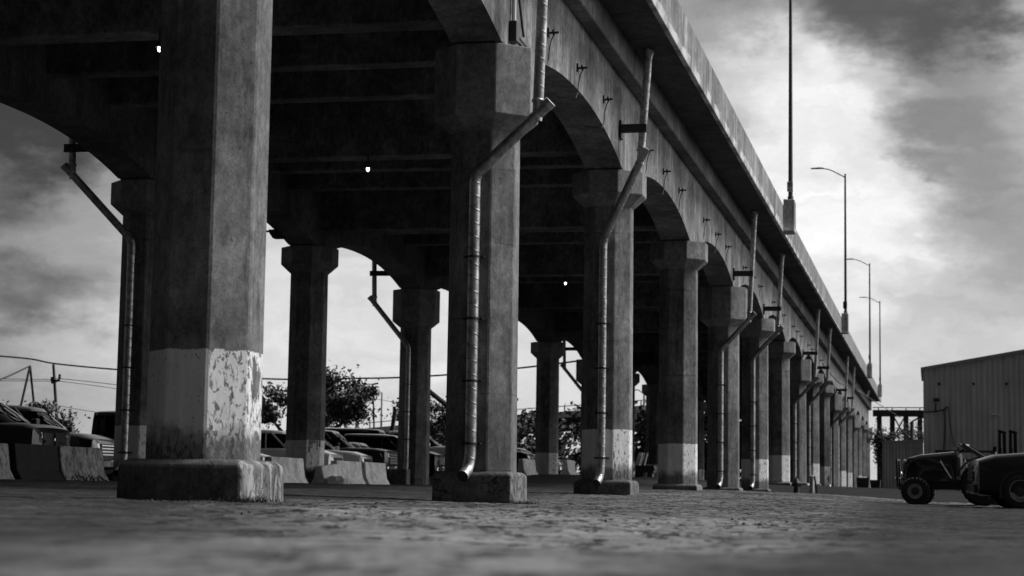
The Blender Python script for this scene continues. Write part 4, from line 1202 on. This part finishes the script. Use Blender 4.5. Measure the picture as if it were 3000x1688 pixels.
# trestle walkway behind
ty = 200.0
t = thing("trestle", "dark steel trestle walkway with railing and cross bracing behind the shed", "trestle", (-3, ty, .7))
def Tp(u, v, Y=ty):
    p = at(2500 + u / 2.786, 1000 + v / 2.786, Y); return Vector((p.x + 3, p.y - ty, p.z - .7))
zd = Tp(300, 588).z
b = MB().box(Tp(160, 588).x, Tp(640, 588).x, -.6, .6, zd - .32, zd + .32); b.build("deck", M['dark_steel'], t)
zr = Tp(300, 541).z
b = MB(); b.bar((Tp(160, 540).x, 0, zr), (Tp(640, 540).x, 0, zr), .09)
for u in (205, 318, 430, 543): b.bar((Tp(u, 540).x, 0, zd), (Tp(u, 540).x, 0, zr), .10)
b.build("railing", M['dark_steel'], t)
for u in (212, 318, 430, 543):
    MB().bar((Tp(u, 600).x, 0, -1), (Tp(u, 600).x, 0, zd - .3), .5, .5).build("leg", M['dark_steel'], t)
b = MB()
for (a, c) in (((325, 605), (425, 790)), ((425, 605), (325, 790)), ((185, 640), (212, 605)), ((550, 605), (600, 650))): b.bar(Tp(*a), Tp(*c), .14)
b.build("brace", M['dark_steel'], t)
p = at(2500 + 478 / 2.786, 1000 + 800 / 2.786, 170)
t = thing("yard_lamp", "slim lamp post with a slanting arm between the trestle legs", "lamp post", (p.x, 170, gz(p.x, 170)))
q0 = at(2500 + 478 / 2.786, 1000 + 655 / 2.786, 170); q1 = at(2500 + 530 / 2.786, 1000 + 628 / 2.786, 170)
g0 = Vector((p.x, 170, gz(p.x, 170)))
b = MB(); b.tube([(0, 0, -.3), q0 - g0], .16, 8); b.build("pole", M['pole'], t)
b = MB(); b.tube([q0 - g0, q1 - g0], .07, 8); b.build("arm", M['pole'], t)

# parked loader with raised lift arms and a pipe rack in front of the warehouse
lg = gz(3, 100)
t = thing("loader", "dark loader with two raised lift arms in front of the warehouse", "loader", (3.4, 100, lg))
for xo in (.07, .60):
    b = MB(); b.bar((xo - .13, 0, .6), (xo - .10, 0, 3.0), .15, .2); b.bar((xo + .15, .1, .6), (xo + .12, .1, 2.95), .17, .22); b.bar((xo - .18, .05, 3.04), (xo + .22, .05, 2.92), .2, .14); b.bar((xo - .10, -.12, .8), (xo - .04, -.12, 2.2), .07, .08)
    b.build("lift_arm", M['car_black'], t)
b = MB(); b.bar((-.30, .1, .5), (-.28, .1, 2.25), .17, .2); b.build("stanchion", M['car_black'], t)
b = MB().rings([[(-.9, -.7, .35), (1.2, -.7, .35), (1.2, .7, .35), (-.9, .7, .35)], [(-.9, -.7, 1.2), (1.2, -.7, 1.2), (1.2, .7, 1.2), (-.9, .7, 1.2)], [(-.4, -.5, 1.9), (1.0, -.5, 1.9), (1.0, .5, 1.9), (-.4, .5, 1.9)]]); b.build("chassis", M['car_black'], t, bevel=.04)
for xw in (-.55, .85):
    wheel(t, xw, -.78, .38, .26, -1, 'rim_painted')
    wheel(t, xw, .78, .38, .26, 1, 'rim_painted')
t = thing("pipe_rack", "long low steel rack standing before the warehouse wall behind the tractor", "rack", (1.7, 104, gz(1.7, 104)))
zt = 2.05
b = MB(); b.bar((-1.5, 0, zt), (1.5, 0, zt), .14, .12); b.bar((-1.5, 0, 1.6), (1.5, 0, 1.6), .1, .1); b.build("rail", M['rust'], t)
for x in (-1.4, -.3, .7, 1.4):
    MB().bar((x, 0, -.1), (x, 0, zt + (.22 if x == -.3 else .04)), .1).build("post", M['rust'], t)

# stand pipe by the shed, dumpsters, hydrant, bollard, leaning pipe
sx, sy0 = -1.52, 100.0
t = thing("standpipe", "dark valve standpipe with pale caps in front of the shed", "standpipe", (sx, sy0, gz(sx, sy0)))
b = MB(); b.tube([(0, 0, -.1), (0, 0, .78)], .09, 10); b.bar((-.25, 0, .55), (.25, 0, .55), .12); b.tube([(.2, 0, -.1), (.2, 0, .5)], .06, 8); b.build("body", M['dark_steel'], t)
b = MB(); b.lathe([(.02, .76), (.09, .80), (.09, .88), (.03, .93)], (0, 0, 0), 'z', 12); b.lathe([(.07, -.30), (.07, -.22)], (0, 0, .56), 'x', 10); b.lathe([(.07, .22), (.07, .32)], (0, 0, .56), 'x', 10); b.build("cap", M['chrome'], t, smooth=50)

for (px0, px1, ptop, Y, lab) in ((1340, 1530, 770, 150, "dark dumpster left of its twin under the far end of the viaduct"), (1545, 1700, 805, 146, "dark dumpster on the right, next to the shed")):
    a = at(2250 + px0 / 5.152, 1250 + ptop / 5.152, Y); c = at(2250 + px1 / 5.152, 1250 + ptop / 5.152, Y)
    g0 = gz((a.x + c.x) / 2, Y); w = (c.x - a.x) / 2; h = a.z - g0
    t = thing("dumpster", lab, "dumpster", ((a.x + c.x) / 2, Y, g0), 0, "dumpsters at the far end")
    MB().rings([[(-s * w, -.6, z), (s * w, -.6, z), (s * w, .6, z), (-s * w, .6, z)] for z, s in ((-.05, .9), (h - .08, 1), (h - .08, 1.03), (h, 1.03))]).build("bin", M['dark_steel'], t, bevel=.015)
    b = MB()
    for x in (-.5, 0, .5): b.box(w * x - .03, w * x + .03, -.66, -.6, .1, h - .12)
    b.build("rib", M['dark_steel'], t)

p = at(2250 + 430 / 5.152, 1250 + 1025 / 5.152, 78)
t = thing("fire_hydrant", "dark fire hydrant at the edge of the pale paving", "hydrant", (p.x, 78, p.z + .0))
b = MB(); b.lathe([(.20, 0), (.20, .04), (.14, .05), (.115, .07), (.11, .42), (.14, .43), (.14, .46), (.12, .48), (.09, .58), (.05, .63), (.03, .64), (.03, .70)], (0, 0, 0), 'z', 16); b.build("barrel", M['dark_steel'], t, smooth=40)
for a in (0, math.pi, -math.pi / 2):
    d = Vector((math.cos(a), math.sin(a), 0))
    b = MB(); b.tube([d * .08 + Vector((0, 0, .38)), d * .17 + Vector((0, 0, .38))], .055, 10); b.tube([d * .17 + Vector((0, 0, .38)), d * .20 + Vector((0, 0, .38))], .066, 6); b.build("nozzle", M['dark_steel'], t, smooth=40)
p = at(2250 + 660 / 5.152, 1250 + 1038 / 5.152, 80); q0 = at(2250 + 672 / 5.152, 1250 + 742 / 5.152, 80)
b = MB(); b.lathe([(.105, -.3), (.105, q0.z - p.z - .05), (.085, q0.z - p.z), (.03, q0.z - p.z + .02)], (0, 0, 0), 'z', 16)
tag(b.build("bollard", M['trim'], None, smooth=40, loc=p), "grey round-topped steel bollard right of the hydrant", "bollard")
p2 = at(2250 + 750 / 5.152, 1250 + 1042 / 5.152, 79.8); q2 = at(2250 + 700 / 5.152, 1250 + 750 / 5.152, 79.9)
b = MB(); b.bar((0, 0, -.05), q2 - p2, .075, .06)
tag(b.build("leaning_post", M['wood'], None, loc=p2), "weathered post leaning against the grey bollard", "post")

# ladder-like pale boards leaning and timber pile under the viaduct
def h4(u, v, Y): return at(1840 + u / 3.915, 1050 + v / 3.915, Y)
t0 = h4(75, 1290, 84)
t = thing("leaning_boards", "pale boards leaning beside a far inner column", "boards", t0)
for (u0, v0, u1, v1) in ((72, 1290, 140, 1085), (95, 1290, 158, 1085)):
    MB().bar(h4(u0, v0, 84) - t0, h4(u1, v1, 84.6) - t0, .10, .05).build("board", M['plank'], t)
t0 = h4(200, 1345, 82)
t = thing("step_ladder", "thin-framed ladder leaning beside the pale boards", "ladder", t0)
for (u0, u1) in ((140, 190), (185, 225)):
    MB().bar(h4(u0, 1230, 84) - t0, h4(u1, 1085, 84.5) - t0, .045, .05).build("rail", M['trim'], t)
b = MB()
for f in (.25, .5, .75, .98):
    b.bar(h4(140 + 50 * f, 1230 - 145 * f, 84 + .5 * f) - t0, h4(185 + 40 * f, 1230 - 145 * f, 84 + .5 * f) - t0, .04)
b.build("rung", M['trim'], t)
t0 = h4(205, 1350, 82)
t = thing("timber_pile", "low dark pile of timber on blocks behind the white-footed columns", "timber pile", t0)
for i, (v, w) in enumerate(((1240, 105), (1265, 112), (1292, 100))):
    a = h4(205 - w, v, 82) - t0; c = h4(205 + w, v + 6, 82) - t0
    MB().bar(a, c, .7, .10).build("timber", M['rust'], t)
b = MB()
for u in (150, 260):
    b.bar(h4(u - 28, 1325, 82) - t0, h4(u + 28, 1325, 82) - t0, .6, .28)
b.build("block", M['rust'], t)

# ------------------------------------------------------------------ trees and shrubs
def tree(name, label, base, height, spread, seed, leaves=5000, leaf=.16, sparse=.0, trunk_h=.3, cat="tree", lm='leaf'):
    rr = random.Random(seed)
    t = thing(name, label, cat, base, rr.uniform(0, 6))
    b = MB(); tips = []
    def limb(p, d, L, r, depth):
        n = 4; pts = [p]; q = p.copy(); dd = d.copy()
        for i in range(n):
            dd = (dd + Vector((rr.uniform(-.22, .22), rr.uniform(-.22, .22), rr.uniform(-.05, .15)))).normalized()
            q = q + dd * L / n; pts.append(q.copy())
        b.tube(pts, [r * (1 - .55 * i / n) for i in range(n + 1)], 6 if depth else 8)
        if depth >= 3:
            tips.append((pts[-1], L)); tips.append((pts[-2], L)); return
        for j in range(rr.choice((3, 3, 4)) if depth < 2 else 3):
            a = rr.uniform(0, 2 * math.pi); tilt = rr.uniform(.35, 1.25)
            side = Vector((math.cos(a) * spread, math.sin(a) * spread, 0))
            nd = (dd * math.cos(tilt) + side * math.sin(tilt)).normalized()
            limb(pts[-1 - (j % 2)], nd, L * rr.uniform(.5, .95), r * .5, depth + 1)
        if depth >= 1: tips.append((pts[-1], L))
    limb(Vector((0, 0, -.2)), Vector((rr.uniform(-.08, .08), rr.uniform(-.08, .08), 1)), height * trunk_h, height * .03, 0)
    zmax = max(p.z for p, _ in tips); k = height / (zmax + .4)
    b.v = [(x * k, y * k, z * k) for x, y, z in b.v]
    b.build("trunk", M['bark'], t, smooth=60)
    c = MB(); per = max(1, int(leaves / len(tips)))
    for p, L in tips:
        if rr.random() < sparse: continue
        p = p * k; R0 = L * k * rr.uniform(.4, .8)
        for i in range(int(per * rr.uniform(.5, 1.5))):
            o = Vector((rr.gauss(0, 1), rr.gauss(0, 1), rr.gauss(0, .65))) * R0 * .5
            q = p + o
            n = Vector((rr.gauss(0, 1), rr.gauss(0, 1), rr.gauss(.4, 1))).normalized()
            u = n.orthogonal().normalized(); w = n.cross(u); an = rr.uniform(0, 6.3)
            u, w = u * math.cos(an) + w * math.sin(an), w * math.cos(an) - u * math.sin(an)
            s = leaf * rr.uniform(.6, 1.3)
            c.add([q - u * s, q - w * s * .45, q + u * s, q + w * s * .45], [(0, 1, 2, 3)])
    c.build("crown", M[lm], t)
    return t
def gtree(px, Y, *a, **k):
    x = at(px, 1400, Y).x
    return x, Y, gz(x, Y)
b_ = gtree(900, 108); tree("tree", "big leafy dark tree behind the white cars, filling the gap right of the nearest column", b_, 6.4, 1.1, 8, 11500, .14)
b_ = gtree(795, 112); tree("tree", "leafy tree showing between the nearest column and the short-capital column", b_, 6.5, .9, 14, 4500, .14)
b_ = gtree(1285, 125); tree("tree", "rounded tree right of the tall-capital inner column", b_, 5.4, 1.1, 24, 3600, .14)
b_ = gtree(108, 74); tree("young_tree", "small dark tree behind the black pickup, biggest of the three on the left", b_, 3.3, .35, 31, 3000, .09)
b_ = gtree(168, 76); tree("young_tree", "thin sapling at the foot of the left utility pole", b_, 2.8, .3, 37, 1400, .09, .1)
b_ = gtree(30, 78); tree("young_tree", "small leafy crown just above the black pickup's roof at the far left", b_, 3.3, .3, 41, 1400, .09)
b_ = gtree(2625, 185); tree("tree", "sparse tree seen through the trestle legs", b_, 6.8, .9, 51, 2200, .12, .25)
b_ = gtree(2585, 170); tree("tree", "dark narrow tree between the viaduct's end and the shed", b_, 6.0, .16, 57, 4500, .14, trunk_h=.14)

def shrubs():
    rr = random.Random(5); c = MB()
    for i in range(190):
        px_ = rr.uniform(1230, 2330); Y = rr.uniform(160, 178)
        x = at(px_, 1300, Y).x; g0 = gz(x, Y)
        top = g0 + 4.6 + 1.6 * (px_ - 1250) / 700 + rr.uniform(-1.4, .4)
        zc = rr.uniform(g0 + .3, top)
        for j in range(95):
            q = Vector((x + rr.gauss(0, .9), Y + rr.gauss(0, .8), zc + rr.gauss(0, .55)))
            n = Vector((rr.gauss(0, 1), rr.gauss(0, 1), rr.gauss(.4, 1))).normalized(); u = n.orthogonal().normalized(); w = n.cross(u)
            s = .26 * rr.uniform(.6, 1.3)
            c.add([q - u * s, q - w * s * .6, q + u * s, q + w * s * .6], [(0, 1, 2, 3)])
    o = c.build("shrubbery", M['leaf_dark']); o['kind'] = 'stuff'
shrubs()

# ------------------------------------------------------------------ far highway bridge and street things beyond the lot
hy = 192.0
def hp(px_, py_, Y=hy): return at(px_, py_, Y)
a = hp(980, 1263); m_ = hp(1500, 1216); c_ = hp(1692, 1203); e_ = hp(1990, 1180)
t = thing("highway_bridge", "distant highway bridge with a railing rising to the right beyond the lot", "bridge", (m_.x, hy, 1.0))
O = Vector((m_.x, hy, 1.0))
pts = [hp(900, 1270) - O, a - O, m_ - O, c_ - O, e_ - O]
def strip(dz0, dz1, y0, y1):
    b = MB(); b.rings([[(p.x, y0, p.z + dz0), (p.x, y1, p.z + dz0), (p.x, y1, p.z + dz1), (p.x, y0, p.z + dz1)] for p in pts]); return b
strip(-.62, 0, 0, 9).build("deck", M['barrier'], t)
strip(-1.7, -.64, .8, 8.2).build("girder", M['rust'], t)
b = strip(.50, .58, .1, .18)
for (p, q) in zip(pts[:-1], pts[1:]):
    n = max(2, int((q - p).length / 1.25))
    for j in range(n):
        w = p.lerp(q, j / n); b.box(w.x - .06, w.x + .06, .1, .2, w.z, w.z + .52)
b.build("railing", M['trim'], t)
for px_ in (1060, 1240, 1420, 1600, 1780):
    w = hp(px_, 1250) - O
    MB().box(w.x - .5, w.x + .5, 1, 8, -2.0, 4.3).build("pier", M['beam'], t)
b = MB(); b.prism([(pts[0].x - 10, -3), (pts[1].x + 5, -3), (pts[1].x + 4, pts[1].z - .8), (pts[0].x, pts[0].z - .75), (pts[0].x - 10, pts[0].z - 3.5)], 'y', -3, 10)
b.build("embankment", M['leaf_dark'], t)

def street_lamp(px_, ptop, parm, Y, label):
    top = at(*ptop, Y); arm = at(*parm, Y); g0 = Vector((top.x, Y, gz(top.x, Y)))
    t = thing("street_lamp", label, "street lamp", g0, 0, "street lamps beyond the lot")
    MB().tube([(0, 0, -.2), top - g0], [.16, .09], 8).build("pole", M['trim'], t)
    MB().tube([top - g0 + Vector((0, 0, -.1)), (top + (arm - top) * .6 - g0) + Vector((0, 0, .15)), arm - g0], .06, 6).build("arm", M['trim'], t)
    d = (arm - top).normalized() * .35
    MB().bar(arm - g0 - d * .2, arm - g0 + d * 1.4, .22, .14).build("lamp_head", M['dark_steel'], t)
street_lamp(0, (1046.5, 1136), (1094, 1126), 180, "tall street lamp with a long arm to the right, behind the big tree")
street_lamp(0, (1119, 1150), (1097, 1142), 205, "street lamp with a short arm to the left, right of the utility pole")
q0 = at(1887, 1148, 190); q1 = at(1862, 1140, 190)
street_lamp(0, (1887, 1152), (1858, 1143), 190, "street lamp glimpsed under the far arch between two columns")

def utility_pole(ptop, pbot, arml, armr, Y, label):
    top = at(*ptop, Y); bot = at(*pbot, Y); d = (top - bot); bot = bot - d * ((bot.z - gz(bot.x, Y)) / d.z)
    g0 = bot.copy()
    t = thing("utility_pole", label, "utility pole", g0)
    MB().tube([(0, 0, -.2), top - g0], [.085, .055], 10).build("pole", M['wood'], t, smooth=50)
    l, r = at(*arml, Y - .15) - g0, at(*armr, Y - .15) - g0
    MB().bar(l, r, .08, .09).build("crossarm", M['wood'], t)
    for f in (0.03, .28, .95):
        p = l.lerp(r, f)
        MB().lathe([(.03, .05), (.07, .1), (.05, .16), (.06, .22), (.02, .25)], p, 'z', 8).build("insulator", M['dark_steel'], t)
    return t
utility_pole((1093, 1131), (1096, 1255), (1075.5, 1175), (1105, 1169), 140, "dark utility pole with a crossarm between two thin street lamps")
utility_pole((156.5, 1068), (165, 1195), (151, 1121.5), (175.5, 1113), 75, "dark utility pole with a short crossarm above the parked cars at the left")

# A-frame with a cable
q = at(88, 1072, 75); l = at(62, 1185, 74.5); r = at(99, 1180, 75.5); g0 = Vector((q.x, 75, gz(q.x, 75)))
def ext(top, p):
    d = p - top; return top + d * ((gz(top.x, 75) - .2 - top.z) / d.z)
t = thing("cable_mast", "thin two-legged pole frame holding a cable left of the utility pole", "pole frame", g0)
for p in (l, r):
    MB().tube([q - g0, ext(q, p) - g0], .05, 8).build("leg", M['dark_steel'], t)
def cable(name, label, pts, r=.03, cat="cable", sub=6):
    pts = [Vector(p) for p in pts]; out = []
    n = len(pts)
    for i in range(n - 1):
        p0, p1, p2, p3 = pts[max(i - 1, 0)], pts[i], pts[i + 1], pts[min(i + 2, n - 1)]
        for s in range(sub):
            u = s / sub
            out.append(.5 * ((2 * p1) + (p2 - p0) * u + (2 * p0 - 5 * p1 + 4 * p2 - p3) * u * u + (3 * p1 - p0 - 3 * p2 + p3) * u ** 3))
    out.append(pts[-1]); o = out[0].copy()
    b = MB(); b.tube([p - o for p in out], r, 6)
    return tag(b.build(name, M['cable'], None, loc=o), label, cat)
cable("guy_cable", "thick sagging cable running left from the pole frame out of the picture", [at(88, 1072, 75), at(45, 1093, 74), at(0, 1112, 73), at(-60, 1130, 72)], .035)
cable("overhead_cable", "thick overhead line sagging across the whole view behind the inner columns", [at(x, y, 110) for x, y in ((-80, 1036), (0, 1043.5), (90, 1052), (150, 1064), (230, 1073), (320, 1081), (550, 1099), (780, 1110), (960, 1113), (1025, 1109), (1150, 1107), (1300, 1099), (1517, 1079), (1683, 1059), (1850, 1035))], .055)
cable("power_line", "upper thin power line on the left utility pole's crossarm", [at(-60, 1107, 74), at(0, 1110, 74.2), at(152, 1112, 75), at(178, 1110, 75), at(320, 1125, 76.5), at(420, 1140, 78)], .014)
cable("power_line", "lower thin power line on the left utility pole's crossarm", [at(-60, 1115, 74), at(0, 1116, 74.2), at(152, 1117, 75), at(190, 1119, 75), at(320, 1136, 76.5), at(420, 1155, 78)], .014)
cable("power_line", "low wire crossing just above the parked cars at the left", [at(100, 1186, 77), at(165, 1188, 77), at(225, 1199, 77), at(330, 1215, 77)], .012)
cable("power_line", "thin line from the crossarm of the pole between the street lamps", [at(1030, 1163, 138), at(1105, 1170, 140), at(1150, 1177, 141), at(1240, 1190, 143)], .02)
cable("sagging_wire", "thin wire hanging from the far outer columns towards the trestle", [Vector((-6.4, 118, 8.1)), Vector((-5.7, 124, 7.3)), Vector((-5.3, 135, 7.6)), Vector((-4.2, 170, 7.9)), Vector((-3.0, 199, 8.0))], .03)
# elbowed drain hanging below the far overhang
b = MB(); b.tube([at(2380 + 630 / 4.83, 950 + 940 / 4.83, 150), at(2380 + 775 / 4.83, 950 + 1030 / 4.83, 160), at(2380 + 800 / 4.83, 950 + 940 / 4.83, 160)], .09, 10)
o = b.build("drain_pipe", M['galv'], None, smooth=40); tag(o, "pale elbowed drain pipe under the far end of the overhang", "drain pipe")

# conveyor boom and leaning beam beyond the lot
p0, p1 = at(1128, 1268, 120), at(1151, 1207, 120)
t = thing("leaning_beam", "dark and pale twin beams leaning up beside the tall-capital inner column", "beam", p0)
MB().bar((0, 0, -3.2), p1 - p0 + (p1 - p0) * .25, .14, .2).build("beam", M['dark_steel'], t)
d = Vector((.14, 0, -.05)); MB().bar(d + Vector((0, 0, -3.2)), d + (p1 - p0) * 1.2, .1, .08).build("pale_edge", M['trim'], t)
p0, p1 = at(1320, 1200, 120), at(1256, 1148, 120)
t = thing("crane_boom", "slanting crane boom poking out beside the cracked-plinth column", "crane boom", p0)
dv = (p0 - p1); d = Vector((.10, 0, .12))
MB().bar(p1 - p0, dv * 1.2, .18, .2).build("boom", M['dark_steel'], t)
MB().bar(p1 - p0 + d, dv * 1.2 + d, .06, .08).build("boom_ram", M['dark_steel'], t)
b = MB(); b.lathe([(.16, -.08), (.16, .08)], p1 - p0, 'y', 12); b.build("boom_head", M['dark_steel'], t)
b = MB(); b.bar(dv * 1.2, Vector((dv.x * 1.2, 0, gz(p0.x + 2, 120) - p0.z)), .5, .5); b.box(dv.x * 1.2 - 1.2, dv.x * 1.2 + 1.4, -1, 1, gz(p0.x + 2, 120) - p0.z + .3, gz(p0.x + 2, 120) - p0.z + 1.6); b.build("crane_base", M['dark_steel'], t)

# ------------------------------------------------------------------ grit, weeds
def grit():
    rr = random.Random(12); c = MB()
    for i in range(1500):
        Y = 9 + 31 * rr.random() ** 1.1
        x = rr.uniform(-.58 * Y + .0, .12 * Y) - .5
        if rr.random() < .25:
            cxk, cyk = rr.choice(((XR, YK(0)), (XR, YK(1)), (XR, YK(2))))
            x = cxk + rr.gauss(.1, .75); Y = cyk - .7 - abs(rr.gauss(0, .28))
        s = rr.choice((.004, .005, .006, .008, .012)) * rr.uniform(.7, 1.3)
        z = gz(x, Y)
        n = 5
        rg = [[(x + s * k * math.cos(2 * math.pi * j / n + i) * rr.uniform(.8, 1.4), Y + s * k * math.sin(2 * math.pi * j / n + i) * rr.uniform(.8, 1.2), z + h * s) for j in range(n)] for h, k in ((-1.0, 1.0), (.6, .9), (1.0, .4))]
        c.rings(rg)
    o = c.build("grit", M['debris']); o['kind'] = 'stuff'
    c = MB()
    for (cx, cy_, n, sx_, sy_) in ((XR + .70, YK(1) - .35, 260, .10, .55), (XR + .3, YK(1) - .72, 120, .5, .06), (XR + .68, YK(0) - .2, 160, .05, .5), (XR + .5, YK(0) - .70, 120, .25, .04), (XR - .2, YK(2) - .72, 60, .5, .05)):
        for i in range(n):
            x = cx + rr.gauss(0, sx_); y = cy_ + rr.gauss(0, sy_); z = gz(x, y) - .01
            h = rr.uniform(.02, .10); a = rr.uniform(0, 6.28); w = rr.uniform(.004, .01); l = rr.uniform(.02, .08)
            c.add([(x - w, y, z), (x + w, y, z), (x + math.cos(a) * l, y + math.sin(a) * l, z + h)], [(0, 1, 2)])
    o = c.build("weeds", M['weed']); o['kind'] = 'stuff'
grit()
